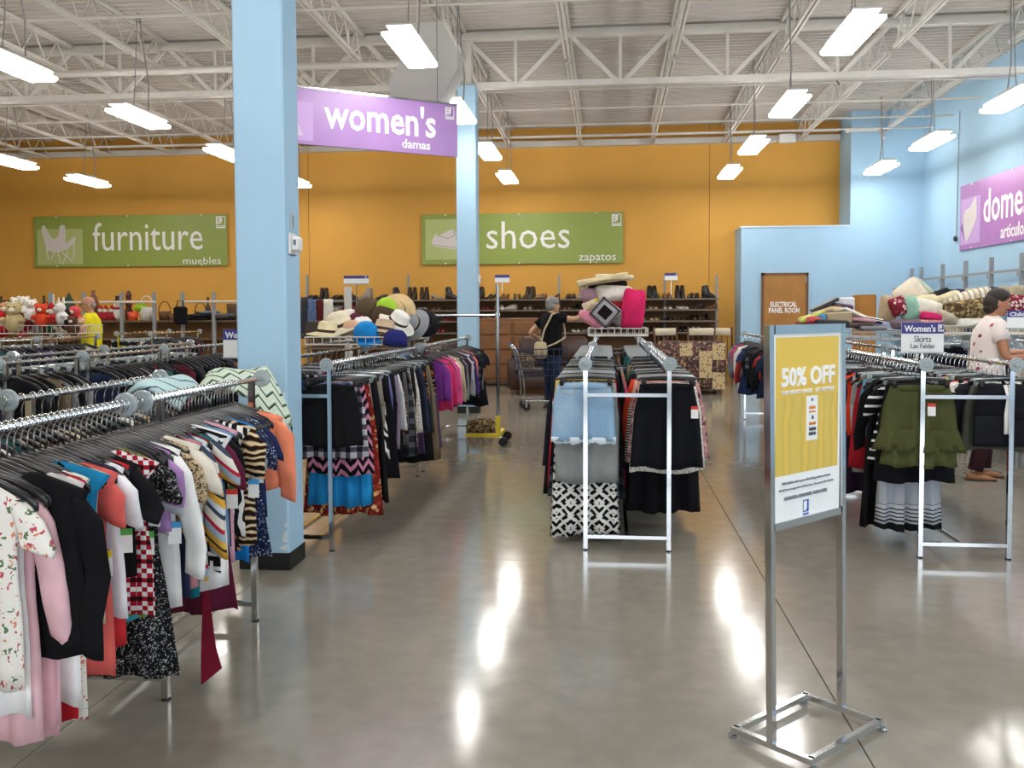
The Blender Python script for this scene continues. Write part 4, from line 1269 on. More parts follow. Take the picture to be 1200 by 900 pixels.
card("white and purple card reading Women's Skirts above the olive skirt", 1056, 378, 1106, 412, 6.1, "Women's", 'Skirts', 'Las Faldas')
card("white and purple Women's card beside the big blue column", 262, 386, 309, 418, 6.2, "Women's", None, None, zbase=1.15)
card("white and purple Children's card in front of the flowered blouse woman", 1180, 364, 1226, 384, 8.0, "Children's", None, None, zbase=1.15)
card('pair-wide white card on a pole above the hats', 403, 323, 432, 332, 9.0, None, None, None, zbase=1.165)
card('small white card on the pole of the yellow rolling rack', 580, 322, 597, 331, 10.0, None, None, None, zbase=1.7)
card('small white card on the pole above the shoe shelves', 779, 320, 794, 328, 19.25, None, None, None, zbase=1.735)


# ------------------------------------------------------------------ wire baskets with their heaps
def wire_basket(label, x0, x1, y0, y1, z0, h, m=WHITE_STEEL, pitch=.07):
    t = thing('wire_basket', label, 'wire basket', ((x0 + x1) / 2, (y0 + y1) / 2, z0))
    hx, hy = (x1 - x0) / 2, (y1 - y0) / 2
    rim = MB()
    for z in (.005, h):
        rim.tube([(-hx, -hy, z), (hx, -hy, z), (hx, hy, z), (-hx, hy, z), (-hx, -hy, z)], .006, 6)
    rim.build('rim', m, t)
    mb = MB()
    n = max(2, int((x1 - x0) / pitch))
    for i in range(n + 1):
        x = -hx + 2 * hx * i / n
        mb.tube([(x, -hy, h), (x, -hy, .005), (x, hy, .005), (x, hy, h)], .0035, 4)
    n = max(2, int((y1 - y0) / pitch))
    for i in range(n + 1):
        y = -hy + 2 * hy * i / n
        mb.tube([(-hx, y, h), (-hx, y, .005), (hx, y, .005), (hx, y, h)], .0035, 4)
    mb.build('wire_mesh', m, t)
    return t


def rot(rx=0, ry=0, rz=0):
    return (Matrix.Rotation(rz, 4, 'Z') @ Matrix.Rotation(ry, 4, 'Y') @ Matrix.Rotation(rx, 4, 'X'))


def cushion(label, px, py, Y, wx, hz, th, m, tilt=0.0, yaw=0.0, name='cushion', cat='cushion', e=.45, group=None, pitch=0.0):
    p = at(px, py, Y)
    n, mm = 20, 10
    mb = MB().ball((0, 0, 0), wx / 2, hz / 2, th / 2, n, mm, e)
    q = px * .37 + py
    mb.v = [(x * (1 + .05 * math.sin(2.3 * y / hz * 2 + q) + .1 * abs(2 * y / hz) ** 3 * abs(2 * x / wx)), y * (1 + .05 * math.sin(2.7 * x / wx * 2 + q * 1.3) + .1 * abs(2 * x / wx) ** 3 * abs(2 * y / hz)),
             z * (1 + .14 * math.sin(5 * x / wx + q) * math.cos(4 * y / hz + q * .7))) for x, y, z in mb.v]
    o = mb.build(name, m, None, True, loc=p, label=label, cat=cat, group=group)
    o.rotation_euler = (Matrix.Rotation(yaw, 3, 'Z') @ Matrix.Rotation(tilt, 3, 'Y') @ Matrix.Rotation(PI / 2 + pitch, 3, 'X')).to_euler()
    return o


wire_basket('white wire basket of cushions on top of the central rack', -.22, .46, 10.6, 11.4, 1.19, .09)
g = 'cushions heaped over the central rack'
Yc = 11.0
cushion('hot pink round cushion standing in the central basket', 742, 362, 10.85, .27, .47, .16, cloth('#d42a62'), .12, .2, group=g)
o = cushion('grey diamond-turned cushion with a dark square in the central basket', 709, 366, 10.72, .27, .27, .10, cloth('#a6a2a6'), .72, 0, e=.25, group=g)
MB().box(-.065, .065, -.065, .065, .047, .053).build('dark_square', cloth('#1a1518'), o)
mb = MB()
for s in (-1, 1):
    mb.box(-.128, .128, s * .12 - .01, s * .12 + .01, .012, .04).box(s * .12 - .01, s * .12 + .01, -.128, .128, .012, .04)
mb.build('dark_border', cloth('#4c4448'), o)
cushion('large white pillow below the cream blanket in the central heap', 719, 345, 11.05, .46, .22, .3, cloth('#e9e4d8'), .03, 0, 'pillow', 'pillow', .5, g)
cushion('cream folded blanket on top of the central heap', 706, 328, 11.0, .62, .09, .4, cloth('#d9c9a0'), -.16, 0, 'folded_blanket', 'blanket', .4, g)
cushion('ivory folded blanket highest on the central heap', 720, 325, 11.1, .44, .075, .36, cloth('#e3d9bd'), .03, 0, 'folded_blanket', 'blanket', .4, g)
cushion('pink rolled throw low in the central basket', 692, 374, 10.78, .3, .13, .14, cloth('#d88aa0'), .6, 0, 'rolled_throw', 'throw', .8, g)
cushion('mauve plush cushion under the cream blanket', 690, 346, 10.95, .2, .16, .16, cloth('#9a7a86'), -.2, 0, e=.7, group=g)
cushion('dark brown cushion tucked under the blankets', 712, 335, 11.15, .46, .08, .3, cloth('#2a2320'), -.12, 0, e=.5, group=g)
cushion('small yellow cushion behind the grey diamond cushion', 695, 352, 10.95, .12, .08, .1, cloth('#d9c63a'), .2, 0, group=g)
cushion('red cushion behind the grey diamond cushion', 722, 359, 10.98, .24, .14, .14, cloth('#94292c'), .1, 0, group=g)
cushion('pale beige cushion behind the pink throw', 692, 357, 10.95, .2, .12, .14, cloth('#d8c9ac'), -.5, 0, group=g)
cushion('grey plush cushion beside the pink round cushion', 727, 374, 10.85, .14, .18, .12, cloth('#8a8486'), 0, 0, e=.8, group=g)
cushion('light grey pillow leaning behind the pink round cushion', 734, 347, 11.15, .24, .2, .12, cloth('#b8b4b2'), .5, 0, 'pillow', 'pillow', group=g)

# cushions beside the blue wall
wire_basket('white wire basket of pillows on the rack beside the blue wall', 3.35, 4.95, 10.7, 11.6, 1.2, .1)
g = 'pillows heaped beside the blue wall'
for nm, px, py, Y, wx, hz, th, col, ti in (
        ('ivory flower-print pillow highest in the heap', 1066, 345, 11.1, .36, .3, .16, '#e3d4c0', -.6), ('pale sage pillow leaning on the ivory pillow', 1080, 342, 11.15, .34, .2, .12, '#b9c0a4', .7), ('mint green satin pillow in front', 1075, 364, 10.9, .34, .3, .2, '#8fb8a4', .2),
        ('tan pillow at the end of the heap', 1041, 362, 10.95, .22, .3, .14, '#b39c7e', .15), ('red and white flower cushion beside the tan pillow', 1052, 359, 10.85, .18, .22, .12, '@red_floral', -.3), ('small framed grey cushion behind the tan pillow', 1053, 345, 11.2, .14, .16, .08, '#8a8580', 0.1),
        ('black cushion edge wedged in the heap', 1088, 349, 11.0, .5, .07, .3, '#1c1a1b', -.42), ('long cream pillow below the black cushion', 1098, 351, 10.95, .55, .15, .26, '#d9cba6', -.16), ('white pillow under the cream pillow', 1088, 362, 10.85, .34, .2, .16, '#ded8c8', .3),
        ('cream striped bolster high in the heap', 1128, 350, 10.9, .62, .16, .2, '@cream_stripe', -.22), ('brown and gold patterned cushion below the bolster', 1134, 363, 10.8, .56, .24, .2, '@brown_camo', -.1), ('bright pink cushion low in the heap', 1092, 371, 10.78, .26, .09, .14, '#c72e66', .15),
        ('oatmeal pillow beside the pink cushion', 1112, 373, 10.8, .3, .16, .18, '#b8ae9a', .2), ('white lace pillow beside the woman', 1142, 379, 10.75, .4, .12, .2, '#dad6cc', .02), ('dusty lilac pillow low in the heap', 1063, 380, 10.8, .36, .12, .2, '#7a6a76', 0), ('rose print pillow at the bottom of the heap', 1092, 381, 10.75, .26, .12, .16, '@peach_print', 0),
        ('cranberry blanket behind the woman', 1186, 358, 11.2, .3, .26, .2, '@red_floral', .1), ('dark red blanket behind the woman', 1170, 356, 11.4, .3, .26, .2, '#6a2436', .1)):
    cushion(nm, px, py, Y, wx, hz, th, pattern(col[1:]) if col[0] == '@' else cloth(col), ti, 0, 'pillow', 'pillow', .5, g)

# handbags, wallets and books heaped over the olive skirt row
wire_basket('wire tray of handbags over the olive skirt row', 1.72, 2.6, 8.1, 9.4, 1.22, .07, GREY_STEEL)
g = 'bags heaped on the wire tray'
rnd = random.Random(77)
for nm, px, py, Y, wx, hz, th, col, ti in (
        ('black flat wallet on top', 966, 357, 8.6, .26, .03, .14, '#22262e', -.45), ('lime green clutch', 950, 372, 8.4, .24, .03, .14, '#a9b63a', -.4), ('beige clutch on the slope', 962, 366, 8.5, .2, .04, .14, '#c2ab84', -.3), ('plum purse high up', 985, 359, 8.7, .2, .05, .15, '#4a2f4c', .15), ('white envelope purse', 1002, 369, 8.45, .26, .025, .18, '#e3ddcf', .42),
        ('tan square purse at the front', 982, 373, 8.3, .23, .11, .08, '#a99474', -.05), ('red purse at the front', 954, 376, 8.25, .12, .06, .1, '#c43a3c', .2), ('sky blue purse', 963, 374, 8.27, .04, .09, .1, '#3f8fc4', 0), ('white paper box at the back', 992, 366, 8.9, .13, .28, .08, '#dcdcdc', 0), ('brown wallet in the middle', 970, 362, 8.6, .22, .04, .12, '#6b4a38', -.2),
        ('pale yellow purse', 944, 373, 8.5, .12, .05, .1, '#cfc874', -.3), ('dusty pink pouch', 1012, 375, 8.35, .2, .03, .14, '#b9848c', .1), ('striped fabric pouch', 1024, 375, 8.4, .16, .035, .12, '@fine_stripe', .2), ('lavender pouch', 1030, 380, 8.5, .12, .04, .1, '#9a8fc0', .15), ('cream coin purse', 980, 363, 8.55, .14, .05, .1, '#d8c7a2', .1),
        ('black shoulder bag at the bottom', 972, 379, 8.25, .3, .05, .16, '#1b1a1c', .05), ('dark brown bag at the bottom', 1000, 380, 8.3, .3, .04, .16, '#3c2a22', 0), ('grey folded bag at the bottom', 1020, 384, 8.3, .24, .04, .16, '#77757a', 0), ('rust purse near the end', 940, 379, 8.4, .12, .05, .12, '#8a4a34', -.1)):
    p = at(px, py, Y)
    hb = MB().bbox(-wx / 2, wx / 2, -th / 2, th / 2, -hz / 2, hz / 2, min(.012, hz * .3)).build('handbag', pattern(col[1:]) if col[0] == '@' else mat('bag_' + col.strip('#'), col, rough=.45, var=.06), None, loc=p, label=f'{nm} of the bag heap', cat='bag', group=g)
    hb.rotation_euler = (rnd.uniform(-.15, .15), ti, rnd.uniform(-.3, .3))
a, b = at(1005, 370, 13.0), at(1027, 345, 13.0)
t = MB().bbox(a.x, b.x, 12.98, 13.3, 0, b.z, .01).build('wooden_cabinet', OAK, None, label='tall honey wood cabinet standing behind the bag heap', cat='cabinet')
MB().box(a.x + .02, b.x - .02, 12.965, 12.98, .1, b.z - .03).build('cabinet_door', mat('light_oak_panel', '#b0762f', rough=.4, var=.1, nscale=3), t)
MB().ball((a.x + .05, 12.95, 1.2), .012, .012, .012, 8, 6).build('knob', CHROME, t)

# hats
wire_basket('white wire basket of hats over the black skirt rack', -2.42, -1.78, 7.2, 8.2, 1.215, .065)
g = 'hats heaped in the wire basket'


def hat(label, px, py, Y, col, kind='brim', s=1.0, rx=0.0, ry=0.0, rz=0.0):
    p = at(px, py, Y)
    m = pattern(col[1:]) if col[0] == '@' else cloth(col)
    if kind == 'brim':
        mb = MB().lathe([(.0, .1 * s), (.05 * s, .105 * s), (.078 * s, .09 * s), (.09 * s, .01 * s), (.17 * s, -.012 * s), (.175 * s, -.02 * s), (.085 * s, -.004 * s), (.08 * s, .0)], 20)
    else:
        mb = MB().lathe([(.0, .1 * s), (.05 * s, .095 * s), (.08 * s, .065 * s), (.09 * s, .02 * s), (.09 * s, -.02 * s), (.08 * s, -.02 * s)], 16)
    o = mb.build('hat' if kind == 'brim' else 'cap', m, None, True, loc=p, label=label, cat='hat', group=g)
    o.rotation_euler = (rx, ry, rz)
    if kind == 'brim':
        MB().lathe([(.092 * s, .012 * s), (.091 * s, .034 * s), (.088 * s, .034 * s), (.089 * s, .012 * s)], 20).build('hat_band', cloth('#4a3a30'), o, True)
    elif kind == 'cap':
        pts = [(.085 * s * math.sin(q), -.05 * s - .1 * s * math.cos(q) ** .7 if math.cos(q) > 0 else -.05 * s) for q in [R(-85 + 17 * k) for k in range(11)]]
        v = [(x, y, -.015 * s) for x, y in pts] + [(x, y, -.008 * s) for x, y in pts]
        n = len(pts)
        MB().add(v, [tuple(range(n - 1, -1, -1)), tuple(range(n, 2 * n))] + [(i, (i + 1) % n, n + (i + 1) % n, n + i) for i in range(n)]).build('peak', m, o)
        MB().ball((0, 0, .1 * s), .008, .008, .006, 6, 4).build('button', m, o)
    return o


for args in (('brown tweed cap at the top of the hat heap', 432, 368, 7.8, '#5a4a38', 'cap', 1.35, .2, .1, .4), ('brown fur hat beside the tweed cap', 449, 376, 7.7, '#4e3f30', 'cap', 1.3, .1, .35, 0), ('green and white cap on the hat heap', 453, 363, 7.75, '#a6cf3e', 'cap', 1.0, .3, -.25, .8), ('tan straw sun hat standing on edge', 464, 365, 7.95, '#cdb083', 'brim', 1.0, 1.25, 0, 0),
             ('white wide-brimmed hat at the end of the basket', 466, 378, 7.6, '#e6e2d8', 'brim', .95, .3, .6, 0), ('bright blue cap at the front of the basket', 429, 394, 7.32, '#1f82c8', 'cap', 1.15, .35, -.1, .5), ('beige bucket hat at the front of the basket', 450, 388, 7.45, '#c0a88c', 'brim', .95, -.1, .15, 0), ('cream hat with dark underside', 399, 383, 7.5, '#ddd2b8', 'brim', 1.2, .25, -.25, 0),
             ('white sun hat behind the cream hat', 408, 377, 7.85, '#e8e4dc', 'brim', 1.0, .1, -.2, 0), ('maroon beret in the hat heap', 418, 381, 7.65, '#5c2036', 'beret', 1.0, 0, .2, 0), ('peach knitted hat near the blue cap', 412, 388, 7.45, '#d3a68a', 'beret', .9, .2, 0, 0), ('ivory cap behind the tweed cap', 440, 372, 7.95, '#dfd8c8', 'cap', 1.0, 0, 0, 1.2),
             ('grey brimmed hat past the basket end', 484, 380, 8.0, '#8f9094', 'brim', .9, 1.1, 0, -.4), ('black brimmed hat past the basket end', 496, 377, 8.4, '#17171a', 'brim', .9, 1.0, .2, .3), ('pale straw hat low in the basket', 384, 391, 7.4, '#d8c9a4', 'brim', 1.0, 0, .1, 0), ('white cap low in the basket', 425, 385, 7.55, '#e9e7e2', 'cap', 1.0, .1, 0, -.4),
             ('black cap at the back of the basket', 395, 390, 7.7, '#1c1c20', 'cap', 1.1, 0, 0, 0), ('navy knitted hat beside the basket', 463, 402, 7.2, '#262a66', 'beret', 1.1, 0, .1, 0), ('dark felt hat in the basket corner', 370, 391, 7.5, '#3b3632', 'brim', 1.0, .1, 0, 0)):
    hat(*args)
# scarves and stoles hanging behind the hats
t = thing('scarf_stand', 'grey stand with a white post behind the hats', 'stand', (at(408, 360, 9.0).x, 9.0, 0))
MB().box(-.03, .03, -.03, .03, 0, 1.73).build('post', WHITE_STEEL, t)
MB().box(-.45, .0, -.012, .012, 1.58, 1.605).build('arm', STEEL, t)
MB().bbox(-.3, .3, -.3, .3, 0, .03, .01).build('base', GREY_STEEL, t)
for nm, px, wd, z0, z1, col in (('blue and white patterned scarf', 367, .11, 1.61, 1.3, '@blue_strip_pattern'), ('maroon scarf', 376.5, .1, 1.6, 1.28, '#5c2420'), ('white fur stole', 385, .1, 1.61, 1.26, '#e2dccd'), ('dark grey scarf', 359, .1, 1.63, 1.25, '#3a3c42')):
    x = at(px, 360, 9.0).x
    mb = MB()
    sheet(mb, lambda u: z0, lambda u: z1, lambda s: wd / 2 * (1 + .25 * s), lambda s: .035, .012, 2.0, px, nu=10, ns=6)
    mb.build('scarf', pattern(col[1:]) if col[0] == '@' else cloth(col), None, True, loc=(x, 8.98, 0), label=f'{nm} hanging on the stand behind the hats', cat='scarf', group='scarves behind the hats')

# draped cloths on the end of the blouse racks
mb = MB()
rings = []
for i in range(15):
    u = i / 14
    ring = []
    for j in range(11):
        v = j / 10
        x = -2.08 + .44 * u
        hump = math.sin(PI * (.12 + .8 * u)) * .09
        y = 4.42 + .36 * v
        z = 1.12 + hump + .025 * math.sin(7 * u + 3 * v) - (.22 * max(0, u - .72) / .28) - .1 * (2 * v - 1) ** 2
        ring.append((x + .03 * math.sin(5 * v), y, z))
    rings.append(ring)
top = rings
bot = [[(x, y, z - .02) for x, y, z in r] for r in rings]
mb.loft([t_ + b_[::-1] for t_, b_ in zip(top, bot)])
o = mb.build('draped_cloth', pattern('green_zigzag'), None, True, label='green zigzag cloth draped over the rack end by the big blue column', cat='cloth')
mb = MB()
rings = []
for i in range(13):
    u = i / 12
    ring = []
    for j in range(9):
        v = j / 8
        ring.append((-2.26 + .3 * u, 4.05 + .34 * v, 1.06 + .13 * math.sin(PI * (.1 + .8 * u)) + .02 * math.sin(6 * u + 4 * v) - .05 * (2 * v - 1) ** 2))
    rings.append(ring)
mb.loft([r + [(x, y, z - .02) for x, y, z in r][::-1] for r in rings])
mb.build('draped_cloth', pattern('mint_line_print'), None, True, label='pale mint line-print cloth draped beside the green zigzag cloth', cat='cloth')

# ------------------------------------------------------------------ rolling rack with the yellow base
x1, x0 = at(583, 370, 10.0).x, at(492, 370, 10.0).x
t = thing('rolling_rack', 'rolling garment rack with a yellow base and steel pole', 'rolling rack', (x1, 10.0, 0))
YEL = mat('yellow_painted_steel', '#d8bf2a', rough=.45, var=.03)
MB().tube([(0, 0, .26), (0, 0, 1.78)], .02, 10).build('post', STEEL, t)
MB().bbox(-.026, .026, -.03, .03, .1, .34, .006).build('post_socket', YEL, t)
MB().box(x0 - x1 + .5, .0, -.02, .02, .1, .14).build('base_bar', YEL, t)
MB().box(-.025, .025, -.05, .5, .1, .14).build('base_bar', YEL, t)
MB().tube([(x0 - x1, 0, 1.44), (.03, 0, 1.44)], .016, 10).build('rail', STEEL, t)
MB().lathe([(.028, -.03), (.028, .03)], 10, (0, 0, 1.44)).build('clamp', STEEL, t)
for x, y in ((.03, -.03), (.02, .48)):
    c = MB().bbox(x - .02, x + .02, y - .015, y + .015, .05, .105, .004).build('caster', STEEL, t)
    MB().lathe([(.02, -.016), (.05, -.016), (.055, 0), (.05, .016), (.02, .016)], 14, (x + .03, y, .055), 'y').build('wheel', BLACK_RUBBER, c)
o = cushion('round brown tufted cushion on the floor under the pink jackets', 564, 492, 11.0, .38, .2, .38, pattern('brown_camo'), 0, 0, 'floor_cushion', 'cushion', .8)
o.location.z = .1

# ------------------------------------------------------------------ furniture at the back
def sofa(label, x0, x1, y0, y1, m, zs, zb, name='sofa'):
    t = thing(name, label, 'sofa', ((x0 + x1) / 2, y0, 0))
    hx, D = (x1 - x0) / 2, y1 - y0
    MB().bbox(-hx + .12, hx - .12, .05, D, .08, zs - .12, .03).build('seat_base', m, t, True)
    MB().bbox(-hx + .16, hx - .16, .0, D - .2, zs - .12, zs, .05).build('seat_cushion', m, t, True)
    MB().bbox(-hx + .14, hx - .14, D - .28, D, zs - .1, zb, .07).build('backrest', m, t, True)
    for s in (-1, 1):
        MB().bbox(min(s * hx, s * (hx - .2)), max(s * hx, s * (hx - .2)), .0, D, .08, zs + .2, .06).build('armrest', m, t, True)
        for y in (.08, D - .08):
            MB().box(s * (hx - .1) - .03, s * (hx - .1) + .03, y - .03, y + .03, 0, .09).build('leg', DARK_WOOD, t)
    return t


a, b = at(594, 465, 16.2), at(664, 465, 16.2)
t = sofa('dark brown leather sofa behind the woman in black', a.x, b.x + .5, 16.2, 17.2, BROWN_LEATHER, .48, 1.02)
cushion('brown patterned cushion resting on the leather sofa', 616, 424, 16.55, .34, .3, .16, pattern('brown_camo'), .2, 0)
a, b = at(562, 373, 18.2), at(628, 373, 18.2)
t = MB().bbox(a.x, b.x + .2, 18.2, 18.65, .08, a.z, .01).build('dresser', mat('chestnut_wood', '#7d5230', rough=.45, var=.15, nscale=3), None, label='chestnut wood dresser between the far blue column and the woman', cat='dresser')
hx = (b.x + .2 - a.x) / 2
for i in range(2):
    for j in range(4):
        x = a.x + .03 + i * hx
        d = MB().bbox(x, x + hx - .06, 18.175, 18.205, .16 + j * .29, .41 + j * .29, .006).build('drawer', mat('chestnut_drawer', '#8a5c36', rough=.45, var=.15, nscale=3), t)
        MB().ball((x + hx / 2 - .03, 18.165, .29 + j * .29), .018, .015, .015, 8, 6).build('knob', DARK_WOOD, d)
for x in (a.x + .06, b.x + .14):
    MB().box(x - .03, x + .03, 18.22, 18.3, 0, .09).box(x - .03, x + .03, 18.55, 18.63, 0, .09).build('leg', DARK_WOOD, t)
# flower-print sofa seen from behind
a, b = at(770, 461, 16.4), at(851, 461, 16.4)
zt = at(800, 400, 16.4).z
t = thing('floral_sofa', 'floral striped sofa standing with its back to the aisle', 'sofa', ((a.x + b.x) / 2, 16.4, 0))
hx = (b.x - a.x) / 2
UPH = pattern('upholstery_floral')
MB().bbox(-hx, hx, 0, .28, .1, zt, .05).build('backrest', UPH, t, True)
MB().bbox(-hx, hx, .25, .9, .1, .48, .05).build('seat', UPH, t, True)
for s in (-1, 1):
    MB().bbox(min(s * hx, s * hx - s * .2), max(s * hx, s * hx - s * .2), .2, .9, .1, .66, .05).build('armrest', UPH, t, True)
    MB().box(s * (hx - .1) - .03, s * (hx - .1) + .03, .05, .11, 0, .11).build('leg', DARK_WOOD, t)
    MB().box(s * (hx - .1) - .03, s * (hx - .1) + .03, .78, .84, 0, .11).build('leg', DARK_WOOD, t)
LB = pattern('lace_brown')
for px, z0, z1 in ((804, .68, zt - .03), (827, .3, .78), (848, .1, .4), (846, .62, zt - .03)):
    x = at(px, 430, 16.38).x - (a.x + b.x) / 2
    if px > 840:
        x = min(x, hx - .13)
    MB().box(x - .11, x + .11, -.008, .0, z0, z1).build('floral_panel', LB, t)


def armchair(label, x, y, rz):
    t = thing('wooden_armchair', label, 'chair', (x, y, 0), rz)
    for sx in (-1, 1):
        MB().tube([(sx * .26, -.24, 0), (sx * .27, -.24, .42), (sx * .27, -.22, .66)], [.018, .022, .02], 8).build('leg', DARK_WOOD, t)
        MB().tube([(sx * .24, .26, 0), (sx * .24, .22, .42), (sx * .25, .27, .8), (sx * .25, .34, 1.16)], [.018, .024, .022, .02], 8).build('leg', DARK_WOOD, t)
        MB().tube([(sx * .27, -.27, .68), (sx * .28, -.1, .71), (sx * .27, .1, .68), (sx * .25, .26, .7)], [.02, .026, .022, .02], 8).build('armrest', DARK_WOOD, t)
    MB().bbox(-.27, .27, -.26, .26, .40, .48, .02).build('seat', mat('tan_seat_cloth', '#a98452', rough=.8), t, True)
    MB().bbox(-.24, .24, .3, .34, 1.0, 1.14, .012).build('backrest', mat('cream_upholstery', '#d6cbb2', rough=.8), t, True)
    for i in range(4):
        MB().tube([(-.16 + i * .107, .25, .48), (-.16 + i * .107, .29, .75), (-.16 + i * .107, .32, 1.01)], .009, 6).build('spindle', DARK_WOOD, t)
    return t


armchair('carved wooden armchair behind the floral sofa, closer to the heap of cushions', at(790, 390, 18.0).x, 18.0, .5)
armchair('wooden armchair with a cream back behind the floral sofa', at(822, 390, 17.9).x, 17.9, -.1)
t = armchair('wooden armchair by the orange wall at the end of the shoe shelves', at(848, 390, 18.6).x, 18.6, PI - .4)

# ------------------------------------------------------------------ shoe shelves along the orange wall
XS0, XS1 = at(357, 350, 19.3).x, at(841, 350, 19.3).x
sh = thing('shoe_shelves', 'long brown shoe shelves along the orange wall', 'shelf unit', ((XS0 + XS1) / 2, 19.3, 0))
hx = (XS1 - XS0) / 2
LEVELS_ = [at(600, y, 19.15).z for y in (350.5, 363, 376, 389.5)] + [.72, .38]
for z in LEVELS_:
    MB().box(-hx, hx, -.16, .45, z - .035, z).build('shelf', mat('grey_brown_shelf', '#6e6152', rough=.5, var=.08), sh)
for px in (359, 478, 655, 779, 840):
    x = at(px, 350, 19.45).x - (XS0 + XS1) / 2
    MB().box(x - .022, x + .022, .18, .24, 0, at(px, 322, 19.5).z).build('upright', GREY_STEEL, sh)
MB().box(-hx, hx, .44, .46, .1, LEVELS_[0]).build('back_panel', mat('shelf_back_board', '#8a6238', rough=.6, var=.1), sh)


def shoe_mesh(kind, seed):
    r = random.Random(seed)
    mb = MB()
    if kind == 'boot':
        sec = [(-.11, .05, .0, .25), (-.03, .055, 0, .27), (.03, .045, 0, .12), (.12, .05, 0, .07), (.165, .03, 0, .04)]
    elif kind == 'pump':
        sec = [(-.11, .032, .06, .12), (-.06, .036, .045, .1), (.02, .036, .012, .055), (.09, .042, 0, .05), (.135, .018, 0, .03)]
    elif kind == 'sneaker':
        sec = [(-.13, .035, 0, .1), (-.08, .042, 0, .115), (0, .04, 0, .1), (.08, .048, 0, .065), (.14, .03, 0, .045)]
    else:
        sec = [(-.12, .034, .01, .06), (-.06, .038, 0, .06), (.02, .036, 0, .05), (.09, .044, 0, .045), (.13, .026, 0, .03)]
    rings = []
    for x, wd, z0, z1 in sec:
        rings.append([(x, -wd * .8, z0), (x, -wd, z0 + (z1 - z0) * .35), (x, -wd * .6, z1), (x, wd * .6, z1), (x, wd, z0 + (z1 - z0) * .35), (x, wd * .8, z0)])
    mb.loft(rings)
    if kind == 'pump':
        mb.box(-.112, -.095, -.01, .01, 0, .075)
    if kind == 'boot':
        mb.box(-.115, -.05, -.045, .045, 0, .02)
    return mb.mesh(kind, BLACK_PLASTIC, True)


def at_hidden(x):
    return False


SHOES = {k: shoe_mesh(k, 1) for k in ('boot', 'pump', 'sneaker', 'flat')}
SCOL = [('#19181a', 'black'), ('#1b1a1c', 'black'), ('#3a2a20', 'dark brown'), ('#6e4a2e', 'brown'), ('#8a8078', 'taupe'), ('#1f1d20', 'black'), ('#d9d4c9', 'white'), ('#a98a66', 'tan'), ('#2a2c34', 'charcoal'), ('#7a2430', 'red'), ('#b9b2a4', 'pale grey'), ('#17171a', 'black')]
rnd = random.Random(9)
for lv, (z, nm) in enumerate(zip(LEVELS_[:4], ('top', 'second', 'third', 'fourth'))):
    x, k = XS0 + .1, 0
    while x < XS1 - .15:
        kind = rnd.choice(['boot', 'pump', 'pump', 'sneaker'] if lv == 0 else ['pump', 'flat', 'sneaker', 'flat'])
        col, cw = rnd.choice(SCOL[:6] + SCOL[:3] if lv == 0 else SCOL)
        k += 1
        rz = -PI / 2 + rnd.uniform(-.5, .5) if rnd.random() < .7 else rnd.choice([0, PI]) + rnd.uniform(-.3, .3)
        wdt = .095 if abs(abs(rz) - PI / 2) < .7 else .28
        if at_hidden(x):
            x += .2
            continue
        for q in range(2):
            if x > XS1 - .12:
                break
            k2 = 2 * k - 1 + q
            o = link('boot' if kind == 'boot' else 'shoe', SHOES[kind], None, (x + (.0 if wdt < .2 else .05), 19.32 + (0 if wdt < .2 else (-.08 + .14 * q)), z + .001), rz + rnd.uniform(-.06, .06),
                     f'{cw} {kind if kind in ("boot", "sneaker") else kind + " shoe"}, {nth(min(k2, 99))} along the {nm} shoe shelf', 'shoe', f'shoes on the {nm} shelf')
            remat(o, mat('shoe_' + col.strip('#'), col, rough=.4, var=.05))
            if wdt < .2:
                x += .1
        x += wdt * (1 if wdt > .2 else .35) + rnd.uniform(0.0, .08)


# ------------------------------------------------------------------ people
def skin_mesh(pts, edges, sub=1):
    """one continuous skin grown over a skeleton of joints"""
    names = list(pts)
    me = bpy.data.meshes.new('skeleton')
    me.from_pydata([pts[n][0] for n in names], [(names.index(a), names.index(b)) for a, b in edges], [])
    ob = bpy.data.objects.new('skeleton', me)
    COL.objects.link(ob)
    md = ob.modifiers.new('skin', 'SKIN')
    md.use_smooth_shade = True
    for i, n in enumerate(names):
        r = pts[n][1]
        sv = me.skin_vertices[0].data[i]
        sv.radius = (r, r) if not isinstance(r, tuple) else r
        sv.use_root = (i == 0)
    ss = ob.modifiers.new('sub', 'SUBSURF')
    ss.levels = ss.render_levels = sub
    out = bpy.data.meshes.new_from_object(ob.evaluated_get(bpy.context.evaluated_depsgraph_get()))
    bpy.data.objects.remove(ob)
    return out


def head_rings(c, s=1.0):
    """profile head facing +x with brow, nose, lips and chin; c is its centre"""
    rows = [(-.118, .03, .045, .035), (-.105, .078, .05, .047), (-.085, .088, .06, .056), (-.072, .084, .066, .06), (-.062, .092, .07, .063), (-.05, .086, .075, .066), (-.038, .09, .082, .069),
            (-.028, .115, .088, .07), (-.018, .112, .092, .071), (.0, .096, .096, .073), (.016, .086, .098, .075), (.035, .092, .099, .077), (.06, .088, .097, .075), (.085, .07, .086, .066), (.105, .045, .062, .047), (.117, .015, .025, .018)]
    rings = []
    for z, fx, bx, hw in rows:
        ring = []
        for k in range(20):
            a = 2 * PI * k / 20
            ca, sa = math.cos(a), math.sin(a)
            x = (fx if ca > 0 else bx) * ca
            if ca > .93 and -.04 < z < .005:
                x = fx
            elif ca > 0 and -.04 < z < .012:
                x = min(.089, fx) * ca
            ring.append(Vector((x * s, hw * sa * s, z * s)) + Vector(c))
        rings.append(ring)
    return rings


